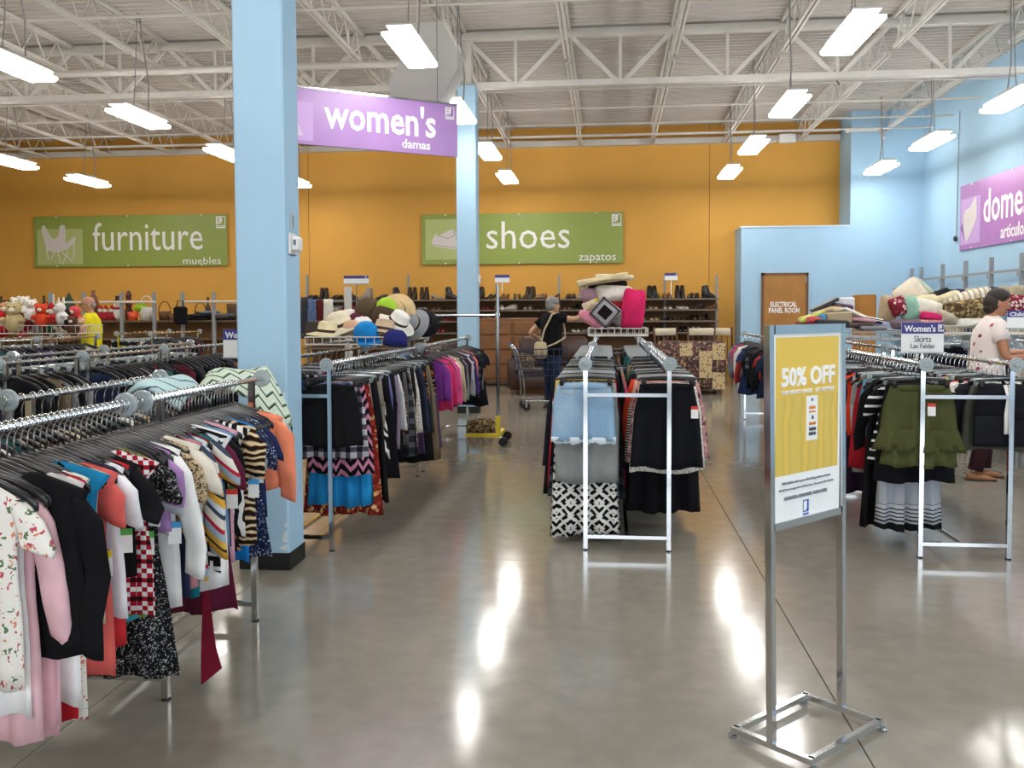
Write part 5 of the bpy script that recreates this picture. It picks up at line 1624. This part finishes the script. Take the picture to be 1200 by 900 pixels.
def hand(mb, wrist, direc, side, s=1.0, curl=.5):
    """palm, four unequal fingers and a thumb continuing the forearm"""
    d = Vector(direc).normalized()
    up = Vector((0, 0, 1))
    w = d.cross(up)
    w = w.normalized() if w.length > .1 else Vector((0, 1, 0))
    n = w.cross(d).normalized()
    p0 = Vector(wrist)
    M = Matrix((d, w, n)).transposed()
    mb.ball(p0 + d * .05 * s, .055 * s, .042 * s, .018 * s, 10, 6, M=M)
    for i, (off, ln) in enumerate(((-.03, .07), (-.01, .08), (.011, .075), (.031, .058))):
        a = p0 + d * .088 * s + w * off * s
        b = a + d * ln * .5 * s - n * .012 * curl * s
        c = b + d * ln * .38 * s - n * .035 * curl * s
        e = c + d * ln * .12 * s - n * .03 * curl * s
        mb.tube([p0 + d * .06 * s + w * off * s, a, b, c, e], [.009 * s, .009 * s, .0085 * s, .0075 * s, .005 * s], 6)
    t0 = p0 + d * .03 * s + w * side * .03 * s
    mb.tube([t0, t0 + d * .03 * s + w * side * .03 * s, t0 + d * .06 * s + w * side * .036 * s - n * .01 * s], [.012 * s, .01 * s, .007 * s], 6)


def person(label, loc, rotz, H, skin, top, trousers, hair, arms, hairkind, glasses=False, headpitch=0.0, sleeve_len=.62, legs=None, shoes='#8a6242', stout=1.0, lean=0.0):
    k = H / 1.70
    t = thing('person', label, 'person', loc, rotz)
    sk = mat('skin_' + skin.strip('#'), skin, rough=.55, var=.05)
    V = lambda x, y, z: Vector((x + lean * max(0, z - .9), y, z)) * k
    sh = .175 * stout ** .5
    legs = legs or {'l': ((.02, .1, .5), (.0, .11, .09)), 'r': ((.02, -.1, .5), (.0, -.11, .09))}
    J = {'pelvis': (V(0, 0, .93), .12 * k), 'waist': (V(0, 0, 1.08), .11 * k), 'chest': (V(0, 0, 1.28), .12 * k), 'neckbase': (V(-.01, 0, 1.43), .062 * k), 'neck': (V(.0, 0, 1.5), .052 * k), 'headin': (V(.015, 0, 1.56), .05 * k)}
    E = [('pelvis', 'waist'), ('waist', 'chest'), ('chest', 'neckbase'), ('neckbase', 'neck'), ('neck', 'headin')]
    for s, q in (('l', 1), ('r', -1)):
        el, wr = arms[s]
        kn, an = legs[s]
        J.update({'sh' + s: (V(0, q * sh, 1.40), .058 * k), 'el' + s: (V(*el), .042 * k), 'wr' + s: (V(*wr), .028 * k), 'hip' + s: (V(0, q * .09, .88), .09 * k), 'kn' + s: (V(*kn), .06 * k), 'an' + s: (V(*an), .04 * k)})
        E += [('chest', 'sh' + s), ('sh' + s, 'el' + s), ('el' + s, 'wr' + s), ('pelvis', 'hip' + s), ('hip' + s, 'kn' + s), ('kn' + s, 'an' + s)]
    me = skin_mesh(J, E, 1)
    mb = MB()
    mb.add([v.co.copy() for v in me.vertices], [tuple(p.vertices) for p in me.polygons])
    hc = V(.03, 0, 1.60)
    HP = Matrix.Translation(hc) @ Matrix.Rotation(headpitch, 4, 'Y') @ Matrix.Translation(-hc)
    mb.loft([[HP @ p for p in r] for r in head_rings(hc, k * .98)])
    for q in (-1, 1):
        mb.ball(HP @ (hc + Vector((-.012, q * .073, -.015)) * k), .022 * k, .01 * k, .032 * k, 8, 6)
        el, wr = arms['l' if q > 0 else 'r']
        hand(mb, V(*wr), V(*wr) - V(*el), -q, k, .6)
    mb.build('body', sk, t, True)
    for q in (-1, 1):
        e = MB().ball(HP @ (hc + Vector((.083, q * .032, .012)) * k), .007 * k, .014 * k, .008 * k, 8, 6).build('eye', mat('eye_white', '#e8e4de', rough=.2, var=0), t, True)
        MB().ball(HP @ (hc + Vector((.088, q * .032, .012)) * k), .004 * k, .006 * k, .006 * k, 8, 6).build('iris', mat('dark_iris', '#2a1c14', rough=.2, var=0), e, True)
        MB().ball(HP @ (hc + Vector((.088, q * .032, .034)) * k), .006 * k, .02 * k, .005 * k, 8, 4).build('eyebrow', mat('hair_' + hair.strip('#'), hair, rough=.6, var=.2, nscale=30, bump=.4, bscale=80), t, True)
    MB().ball(HP @ (hc + Vector((.087, 0, -.063)) * k), .008 * k, .025 * k, .007 * k, 8, 6).build('mouth', mat('lip_rose', '#a8625a', rough=.5, var=0), t, True)
    hm_ = mat('hair_' + hair.strip('#'), hair, rough=.6, var=.2, nscale=30, bump=.4, bscale=80)
    mb = MB()

    def hb(dx, dy, dz, rx, ry, rz):
        mb.ball(HP @ (hc + Vector((dx, dy, dz)) * k), rx * k, ry * k, rz * k, 16, 10)
    if hairkind == 'bob':
        hb(-.018, 0, .042, .102, .086, .084)
        hb(-.048, 0, -.02, .076, .088, .09)
        hb(-.055, 0, -.075, .05, .078, .055)
    elif hairkind == 'short':
        hb(-.022, 0, .04, .108, .09, .09)
        hb(-.05, 0, -.02, .075, .09, .085)
    else:
        hb(-.065, 0, -.015, .045, .07, .05)
    mb.build('hair', hm_, t, True)
    if glasses:
        mb = MB()
        for q in (-1, 1):
            mb.tube([HP @ (hc + Vector((.102, q * .034 + .024 * math.cos(a), .012 + .018 * math.sin(a))) * k) for a in [2 * PI * i / 10 for i in range(11)]], .0032 * k, 5)
            mb.tube([HP @ (hc + Vector((.10, q * .058, .016)) * k), HP @ (hc + Vector((.06, q * .077, .016)) * k), HP @ (hc + Vector((-.02, q * .079, .006)) * k)], .003 * k, 5)
        mb.tube([HP @ (hc + Vector((.103, -.01, .014)) * k), HP @ (hc + Vector((.106, 0, .018)) * k), HP @ (hc + Vector((.103, .01, .014)) * k)], .003 * k, 5)
        mb.build('glasses', BLACK_PLASTIC, t, True)
    # shirt: torso rings and two sleeves
    mb = MB()
    rings = []
    for z, hx, hy in ((.82, .135, .185), (.92, .14, .19), (1.04, .128, .172), (1.16, .132, .175), (1.28, .135, .185), (1.36, .122, .19), (1.42, .09, .165), (1.46, .072, .10), (1.475, .06, .075)):
        c = V(-.005, 0, z)
        rings.append([c + Vector((hx * stout * k * math.cos(a) * (1 + .03 * math.sin(3 * a + z * 9)), hy * stout * k * math.sin(a), .006 * math.sin(4 * a))) for a in [2 * PI * i / 20 for i in range(20)]])
    mb.loft(rings)
    for s, q in (('l', 1), ('r', -1)):
        el = V(*arms[s][0])
        a = V(0, q * (sh - .035), 1.405)
        b = a + (el - a) * sleeve_len
        m_ = a + (el - a) * .3
        mb.tube([a - (el - a) * .12, a, m_, b], [.045 * k, .078 * k, .078 * k, .07 * k * stout], 12)
    tm = pattern(top[1:]) if top[0] == '@' else cloth(top)
    mb.build('shirt', tm, t, True)
    # trousers
    mb = MB()
    rings = []
    for z, hx, hy in ((.80, .13, .18), (.88, .145, .19), (.96, .14, .182), (1.0, .13, .17)):
        c = V(-.005, 0, z)
        rings.append([c + Vector((hx * .96 * stout * k * math.cos(a), hy * .96 * stout * k * math.sin(a), 0)) for a in [2 * PI * i / 18 for i in range(18)]])
    mb.loft(rings)
    for s, q in (('l', 1), ('r', -1)):
        kn, an = V(*legs[s][0]), V(*legs[s][1])
        mb.tube([V(0, q * .085, .92), V(.0, q * .09, .8), kn, kn + (an - kn) * .5, an], [.09 * k * stout, .098 * k * stout, .075 * k * stout, .07 * k, .065 * k], 12)
    tr = pattern(trousers[1:]) if trousers[0] == '@' else cloth(trousers)
    mb.build('trousers', tr, t, True)
    for s in 'lr':
        an = V(*legs[s][1])
        mb = MB()
        rings = []
        for x, wd, h in ((-.07, .032, .07), (-.03, .04, .075), (.05, .042, .055), (.12, .046, .04), (.17, .026, .022)):
            rings.append([(an.x + x * k, an.y - wd * k, .012), (an.x + x * k, an.y - wd * .6 * k, h * k), (an.x + x * k, an.y + wd * .6 * k, h * k), (an.x + x * k, an.y + wd * k, .012)])
        mb.loft(rings)
        f = mb.build('shoe', mat('shoe_tan_' + shoes.strip('#'), shoes, rough=.5, var=.06), t, True)
        MB().bbox(an.x - .085 * k, an.x + .175 * k, an.y - .048 * k, an.y + .048 * k, .0, .016, .006).build('sole', mat('dark_sole', '#3b2a20', rough=.7), f)
    return t


# woman in black reaching to the cushions; she faces the heap, her back half towards the camera
p = at(648, 400, 14.0)
w1 = person('grey-haired person in black t-shirt and jeans reaching for the cushions', (p.x - .02, 14.0, 0), .55, 1.68, '#c99a7a', '#141416', '@dark_denim', '#85827e',
            {'r': ((.26, -.27, 1.38), (.50, -.34, 1.50)), 'l': ((-.24, .28, 1.16), (.02, .34, 1.02))}, 'short', True, 0.05, .55, stout=1.12, shoes='#3a3a3e')
mb = MB()
rings = []
for z, a, b in ((1.02, .045, .1), (1.0, .07, .135), (.9, .085, .15), (.8, .075, .145), (.77, .04, .1)):
    rings.append([(-.22 + a * math.cos(q), -.06 + b * math.sin(q), z) for q in [2 * PI * i / 14 for i in range(14)]])
bag = mb.loft(rings).build('shoulder_bag', mat('cream_bag_leather', '#b8a888', rough=.6, var=.08, bump=.2), None, True, loc=(p.x - .02, 14.0, 0), rotz=.55, label='cream shoulder bag hanging on the back of the person in black', cat='bag')
MB().tube([(-.24, -.1, .98), (-.2, -.14, 1.2), (-.08, -.17, 1.44), (.03, -.17, 1.46), (.1, -.15, 1.38), (.155, -.13, 1.2), (.14, -.16, 1.08), (-.05, -.215, 1.0), (-.2, -.12, .93)], .014, 6).build('strap', mat('cream_bag_leather', '#b8a888'), bag)
# shopping cart beside her
c = at(630, 450, 13.75)
t = thing('shopping_cart', 'dark blue shopping cart beside the person in black', 'shopping cart', (c.x - .12, 13.8, 0), .2)
CB = mat('navy_plastic_basket', '#232b48', rough=.45)
mb = MB()
for i in range(5):
    z = .52 + i * .1
    e = .02 * i
    mb.tube([(-.2 - e, -.26, z), (.5 + e, -.22, z), (.5 + e, .22, z), (-.2 - e, .26, z), (-.2 - e, -.26, z)], .008, 5)
for i in range(9):
    x = -.2 + i * .0875
    for s in (-1, 1):
        mb.tube([(x, s * .25, .52), (x, s * .25, .93)], .006, 5)
    mb.tube([(x, -.25, .52), (x, .25, .52)], .006, 5)
mb.build('basket', CB, t)
for s in (-1, 1):
    MB().tube([(-.3, s * .25, 1.0), (-.22, s * .25, .9), (-.12, s * .24, .5), (-.1, s * .24, .16), (.5, s * .2, .14)], .014, 8).build('frame_tube', STEEL, t)
    for x in (-.08, .46):
        w_ = MB().lathe([(.03, -.015), (.06, -.015), (.065, 0), (.06, .015), (.03, .015)], 14, (x, s * .22, .066), 'y').build('wheel', BLACK_RUBBER, t)
        MB().box(x - .015, x + .015, s * .22 - .022, s * .22 + .022, .06, .15).build('caster_fork', STEEL, w_)
MB().tube([(-.3, -.26, 1.0), (-.3, .26, 1.0)], .018, 8).build('handle', mat('cart_handle', '#2c3a6a', rough=.4), t)

# woman in the flowered blouse at the rack beside the blue wall
p = at(1156, 400, 8.4)
person('dark-haired person in a white flowered blouse looking down at a rack', (p.x, 8.4, 0), -.12, 1.64, '#b27a5c', '@blouse_flowers', '#3a2228', '#241712',
       {'r': ((.08, -.26, 1.10), (.36, -.2, 1.13)), 'l': ((.16, .24, 1.12), (.42, .12, 1.15))}, 'bob', False, .32, .5, stout=1.1, lean=.09, shoes='#a06a42',
       legs={'l': ((.04, .1, .5), (.02, .1, .09)), 'r': ((.0, -.1, .5), (-.1, -.1, .09))})
# man in yellow
p = at(106, 370, 13.2)
person('balding person in a yellow t-shirt leafing through a far rack', (p.x, 13.2, 0), PI + .35, 1.71, '#b4856a', '#d9cc22', '#2c3140', '#8a8076',
       {'l': ((.2, .25, 1.1), (.42, .18, 1.08)), 'r': ((.2, -.25, 1.12), (.44, -.12, 1.1))}, 'fringe', True, .18, .6, stout=1.12, shoes='#4a4a4a')

# ------------------------------------------------------------------ soft toys heaped beyond the racks
wire_basket('white wire basket of soft toys on a far rack', at(-6, 390, 12.4).x, at(98, 390, 12.4).x, 12.2, 12.9, 1.19, .12)
g = 'soft toys heaped beyond the racks'


def toy(label, px, py, col, s=1.0, ears='round', col2=None):
    p = at(px, py, 12.5 + .25 * math.sin(px))
    m = cloth(col)
    m2 = cloth(col2 or col)
    t = MB().ball((0, 0, 0), .11 * s, .1 * s, .12 * s, 12, 8).build('soft_toy', m, None, True, loc=p, rotz=math.sin(px * 3) * .5, label=label + ', in the toy heap', cat='soft toy', group=g)
    hd = MB().ball((0, -.03, .15 * s), .085 * s, .08 * s, .08 * s, 12, 8).build('head', m2, t, True)
    MB().ball((0, -.1 * s - .02, .14 * s), .035 * s, .03 * s, .028 * s, 8, 6).build('muzzle', cloth('#d8cdb8'), hd, True)
    for q in (-1, 1):
        MB().ball((q * .03 * s, -.1 * s - .005, .175 * s), .009 * s, .008 * s, .009 * s, 6, 4).build('eye', BLACK_PLASTIC, hd)
        if ears == 'round':
            MB().ball((q * .065 * s, -.02, .21 * s), .03 * s, .015 * s, .03 * s, 8, 6).build('ear', m2, hd, True)
        elif ears == 'long':
            MB().ball((q * .06 * s, -.01, .25 * s), .022 * s, .012 * s, .07 * s, 8, 6).build('ear', m2, hd, True)
        MB().ball((q * .1 * s, -.06 * s, .03 * s), .035 * s, .06 * s, .035 * s, 8, 6).build('arm', m, t, True)
    if ears == 'hat':
        MB().lathe([(.088 * s, .19 * s), (.06 * s, .25 * s), (.02 * s, .31 * s), (0, .32 * s)], 12, (0, -.02, 0)).build('cap', cloth('#b3202a'), hd, True)
    if ears == 'hair':
        MB().ball((0, .02, .165 * s), .1 * s, .085 * s, .09 * s, 12, 8).ball((.06 * s, .03, .05 * s), .05 * s, .05 * s, .12 * s, 10, 6).build('wool_hair', cloth('#5a3a22'), hd, True)
    return t


for a in (('white soft toy with a round head, highest of all', 21, 367, '#e6e2d6', 1.0), ('second white soft toy beside the top one', 28, 364, '#e2ded2', .9), ('white soft toy with a smooth head', 36, 367, '#e9e6de', .85), ('brown-haired rag doll', 7, 376, '#c8966e', 1.2, 'hair', '#c8966e'),
          ('big tan soft bear', 17, 378, '#c4b184', 1.25), ('red-capped soft toy at the heap edge', 3, 387, '#a3242c', .9, 'hat', '#e6d8cc'), ('pink and white soft toy', 25, 388, '#d25a68', .8, 'round', '#e8d8d4'), ('cream soft rabbit', 38, 379, '#d9d3c2', 1.0, 'long'), ('orange-red soft toy', 49, 374, '#d6492c', .95),
          ('pale yellow soft bear', 57, 376, '#d8c690', .9), ('red-hatted soft toy in the middle', 62, 373, '#c23a34', .7, 'hat', '#e0d2c8'), ('green soft toy', 63, 383, '#3c6a52', .85), ('white soft rabbit', 73, 372, '#e3dfda', .9, 'long'), ('black and orange soft penguin', 79, 379, '#1c1b1d', .9, 'none', '#1c1b1d'),
          ('red and white striped soft toy', 89, 377, '#cf4a50', 1.0, 'none'), ('grey soft mouse', 44, 385, '#8a8684', .8), ('brown soft dog', 53, 387, '#6a4a32', .8, 'long'), ('beige soft lamb', 72, 386, '#cbbfa6', .8), ('brown soft monkey', 86, 386, '#5a3c2a', .8), ('maroon soft bear', 31, 380, '#7a2230', .8), ('peach soft toy near the man', 95, 385, '#d8a88c', .7)):
    toy(*a)

# ------------------------------------------------------------------ household shelves below the furniture sign
ux0, ux1 = at(-20, 375, 17.4).x, at(280, 375, 17.4).x
t = thing('household_shelves', 'grey steel shelves of household things below the furniture sign', 'shelf unit', ((ux0 + ux1) / 2, 17.4, 0))
hx = (ux1 - ux0) / 2
for z in (at(140, 375.5, 17.4).z, .98, .6):
    MB().box(-hx, hx, -.05, .45, z - .035, z).build('shelf', SHELF_WOOD, t)
MB().box(-hx, hx, .43, .45, .1, at(140, 375.5, 17.4).z).build('back_panel', mat('shelf_back_board', '#8a6238'), t)
for px in (62, 101, 145, 183, 216, 252.5):
    x = at(px, 360, 17.4).x - (ux0 + ux1) / 2
    MB().box(x - .032, x + .032, -.1, -.05, 0, at(px, 342.5, 17.35).z).build('upright', GREY_STEEL, t)
zb_ = at(140, 354, 17.3).z
for a, b in ((67, 101), (118, 183), (217, 290)):
    xa, xb = at(a, 354, 17.3).x - (ux0 + ux1) / 2, at(b, 354, 17.3).x - (ux0 + ux1) / 2
    MB().tube([(xa, -.12, zb_), (xb, -.12, zb_)], .02, 8).build('guard_bar', WHITE_STEEL, t)
ZS = at(140, 375.5, 17.4).z
g = 'household things on the far shelves'


def vase(label, px, col, h, prof, name='vase', cat='vase', rough=.3, y=17.55):
    x = at(px, 370, y).x
    mb = MB().lathe([(r * h, z * h) for r, z in prof], 16)
    return mb.build(name, mat('glaze_' + col.strip('#'), col, rough=rough, var=.08), None, True, loc=(x, y, ZS), label=label, cat=cat, group=g)


BOTTLE = [(.0, 0), (.1, .0), (.12, .05), (.12, .5), (.05, .7), (.045, .97), (.055, 1), (0, 1)]
HOUR = [(0, 0), (.2, 0), (.2, .05), (.06, .5), (.2, .95), (.2, 1), (0, 1)]
POT = [(0, 0), (.3, 0), (.42, .9), (.42, 1), (.38, 1), (.3, .2), (0, .18)]
vase('tall dark bottle at the shelf end', 2, '#2c1c12', .5, BOTTLE, 'bottle', 'bottle')
vase('hourglass-shaped bronze stand on the far shelf', 10, '#4a3820', .42, HOUR, 'candle_stand', 'candle stand')
vase('dark brown bottle between the toys and the stand', 22, '#3a2416', .5, BOTTLE, 'bottle', 'bottle')
vase('slim dark bottle by the driftwood', 52, '#22180f', .5, BOTTLE, 'bottle', 'bottle')
vase('white bottle by the driftwood', 63, '#d6d2c8', .53, BOTTLE, 'bottle', 'bottle')
vase('small dark jar by the little fir tree', 71, '#2a1e16', .45, BOTTLE, 'jar', 'jar')
vase('brown amphora behind the man', 110, '#6e4434', .6, [(0, 0), (.1, 0), (.16, .25), (.17, .5), (.1, .8), (.05, .88), (.07, 1), (0, 1)])
vase('bright orange plant pot on the shelf', 156, '#d8481e', .17, [(0, 0), (.5, 0), (.6, 1), (.54, 1), (.46, .15), (0, .12)], 'plant_pot', 'plant pot', y=17.42)
vase('brown bottle between the basket and the upright', 244, '#3c2415', .45, BOTTLE, 'bottle', 'bottle')
x = at(49, 365, 17.6).x
mb = MB()
for q in range(6):
    mb.tube([(-.25 + q * .06, .02 * q, .0), (-.1 + q * .06, 0, .18 + .03 * q), (.05 + q * .04, 0, .3 + .05 * math.sin(q * 2))], [.05, .04, .02], 6)
mb.build('driftwood', DARK_WOOD, None, True, loc=(x, 17.6, ZS + .04), label='dark twisted driftwood piece on the far shelf', cat='driftwood', group=g)
x = at(81, 360, 17.6).x
t = MB().lathe([(.03, 0), (.03, .12), (.19, .1), (.1, .26), (.15, .24), (.07, .4), (.1, .38), (.0, .58)], 12).build('little_fir_tree', mat('dark_fir_green', '#26402c', rough=.8, var=.2, nscale=30, bump=.6, bscale=60), None, loc=(x, 17.6, ZS), label='little artificial fir tree on the far shelf', cat='decoration', group=g)
x = at(139, 360, 17.5).x
t = MB().ball((0, 0, .13), .12, .1, .13, 12, 8).ball((0, 0, .31), .09, .085, .09, 12, 8).build('snowman', mat('snow_white_fabric', '#e6e4de', rough=.9), None, True, loc=(x, 17.5, ZS), label='white snowman figure with a black hat on the far shelf', cat='figure', group=g)
MB().lathe([(0, .39), (.1, .39), (.1, .405), (.06, .405), (.055, .49), (0, .49)], 14).build('hat', BLACK_PLASTIC, t)
MB().lathe([(.07, .22), (.095, .23), (.095, .25), (.07, .26)], 14).build('scarf', cloth('#b3242c'), t)
MB().lathe([(.012, 0), (0, .06)], 6, (0, -.085, .31)).build('nose', mat('carrot_orange', '#d8701e', var=0), t)
for i, px in enumerate((118, 124, 131)):
    x = at(px, 366, 17.45).x
    t = MB().lathe([(0, 0), (.09, 0), (.08, .1), (.04, .17), (0, .18)], 12).build('gift_figure', cloth('#9c2a30'), None, True, loc=(x, 17.45, ZS), label=f'{nth(i + 1)} small red and white figure between the man and the snowman', cat='figure', group=g)
    MB().ball((0, -.01, .2), .05, .048, .05, 10, 8).build('head', cloth('#e0d4ca'), t, True)
    MB().lathe([(.05, .22), (.03, .27), (0, .32)], 10).build('cap', cloth('#b3242c'), t, True)
x = at(151, 360, 17.6).x
t = MB().loft([[(a * .06, b * .05, z) for a, b in ((-1, -1), (1, -1), (1, 1), (-1, 1))] for z in (0, .2)] + [[(a * .04, b * .04, .25) for a, b in ((-1, -1), (1, -1), (1, 1), (-1, 1))]]).lathe([(.05, .25), (.07, .32), (.05, .42), (.06, .5), (.03, .58), (0, .6)], 10).build('carved_figure', mat('dark_red_carving', '#54261a', rough=.5, var=.3, nscale=20), None, loc=(x, 17.6, ZS), label='tall carved wooden totem figure on the far shelf', cat='figure', group=g)
MB().lathe([(.064, .34), (.072, .37), (.064, .4)], 10).build('orange_band', mat('carrot_orange', '#d8701e', var=0), t)


def basket(label, px, wd, h, col, handle=True, y=17.55):
    x = at(px, 365, y).x
    t = MB().lathe([(0, 0), (wd * .42, 0), (wd * .5, h), (wd * .46, h), (wd * .39, .02), (0, .02)], 16).build('basket', mat('wicker_' + col.strip('#'), col, rough=.8, var=.2, nscale=40, bump=.7, bscale=70), None, True, loc=(x, y, ZS), label=label, cat='basket', group=g)
    if handle:
        MB().tube([(wd * .47 * math.cos(a), 0, h + wd * .75 * math.sin(a)) for a in [PI * i / 10 for i in range(11)]], .01, 6).build('handle', mat('wicker_' + col.strip('#'), col), t, True)
    return t


basket('white basket with a hooped handle', 172, .3, .26, '#dedbd2')
basket('brown wicker basket with a thin handle', 193, .26, .18, '#6a4628')
basket('low brown wicker basket', 202, .16, .14, '#7a5636', False)
basket('tall-handled dark wicker basket', 235, .24, .17, '#4e3a22')
basket('brown basket by the big blue column', 274, .28, .32, '#5c4630', False)
t = MB().ball((0, 0, .08), .13, .1, .09, 12, 8, .7).build('soft_toy', cloth('#8db32a'), None, True, loc=(at(163, 365, 17.42).x + .0, 17.5, ZS + .16), label='lime green soft frog on the shelf by the white basket', cat='soft toy', group=g)
for q in (-1, 1):
    MB().ball((q * .05, -.03, .18), .03, .03, .03, 8, 6).build('eye', cloth('#b8d86a'), t, True)
p = at(211, 372, 17.2)
t = MB().bbox(-.13, .13, -.06, .06, -.3, .05, .03).build('tote_bag', cloth('#18181b'), None, loc=(p.x, 17.22, ZS + .22), label='black tote bag hanging on the shelf upright', cat='bag', group=g)
MB().tube([(-.07, 0, .04), (-.05, 0, .16), (.05, 0, .16), (.07, 0, .04)], .012, 6).build('handle', cloth('#18181b'), t)
for i, (px, wd, z, col, nm) in enumerate(((232, .55, .0, '#1d1e22', 'black'), (234, .5, .06, '#2b2c30', 'charcoal'), (262, .5, .0, '#1f2026', 'ink black'), (262, .46, .07, '#5d6770', 'slate grey'), (246, .4, .12, '#6d7a86', 'blue-grey'))):
    cushion(f'{nm} folded blanket on the shelf beside the big blue column', px, 374, 17.45, wd, .06, .3, cloth(col), 0, 0, 'folded_blanket', 'blanket', .4, g).location.z = ZS + .03 + z
# ------------------------------------------------------------------ wall shelving beside the blue wall
t = thing('wall_shelving', 'grey steel shelving along the blue side wall', 'shelf unit', (6.0, 16.4, 0))
YS = [19.04, 18.48, 17.35, 16.27, 15.23, 14.15, 13.05]
for y in YS:
    MB().box(-.03, .03, y - 16.4 - .025, y - 16.4 + .025, 0, 2.3).build('upright', GREY_STEEL, t)
for z in (2.06, 1.62, 1.05, .5):
    MB().box(-.02, .02, YS[-1] - 16.4, YS[0] - 16.4, z - .02, z + .02).build('back_rail', GREY_STEEL, t)
    if z < 2:
        MB().box(-.42, -.02, YS[-1] - 16.4, YS[0] - 16.4, z - .03, z).build('shelf', GREY_STEEL, t)
for y in YS[:-1]:
    MB().box(-.05, -.03, y - 16.4 - .06, y - 16.4 + .06, 1.97, 2.05).build('bracket', GREY_STEEL, t)
rnd = random.Random(3)
k = 0
for z, nm in ((1.62, 'top'), (1.05, 'middle')):
    for y in [13.2 + .42 * i for i in range(13)]:
        k += 1
        col, cw = rnd.choice([('#6a2430', 'wine red'), ('#2c2d33', 'charcoal'), ('#8a8684', 'grey'), ('#3a3f58', 'slate blue'), ('#b3a890', 'oatmeal'), ('#1d1d20', 'black')])
        o = cushion(f'{cw} folded towel, {nth(k)} on the wall shelves counting from the shopfront', 600, 400, 14, .26, .2, .32, cloth(col), 0, 0, 'folded_towel', 'towel', .4, 'folded towels on the wall shelving')
        o.location = (5.78, y, z + .1)
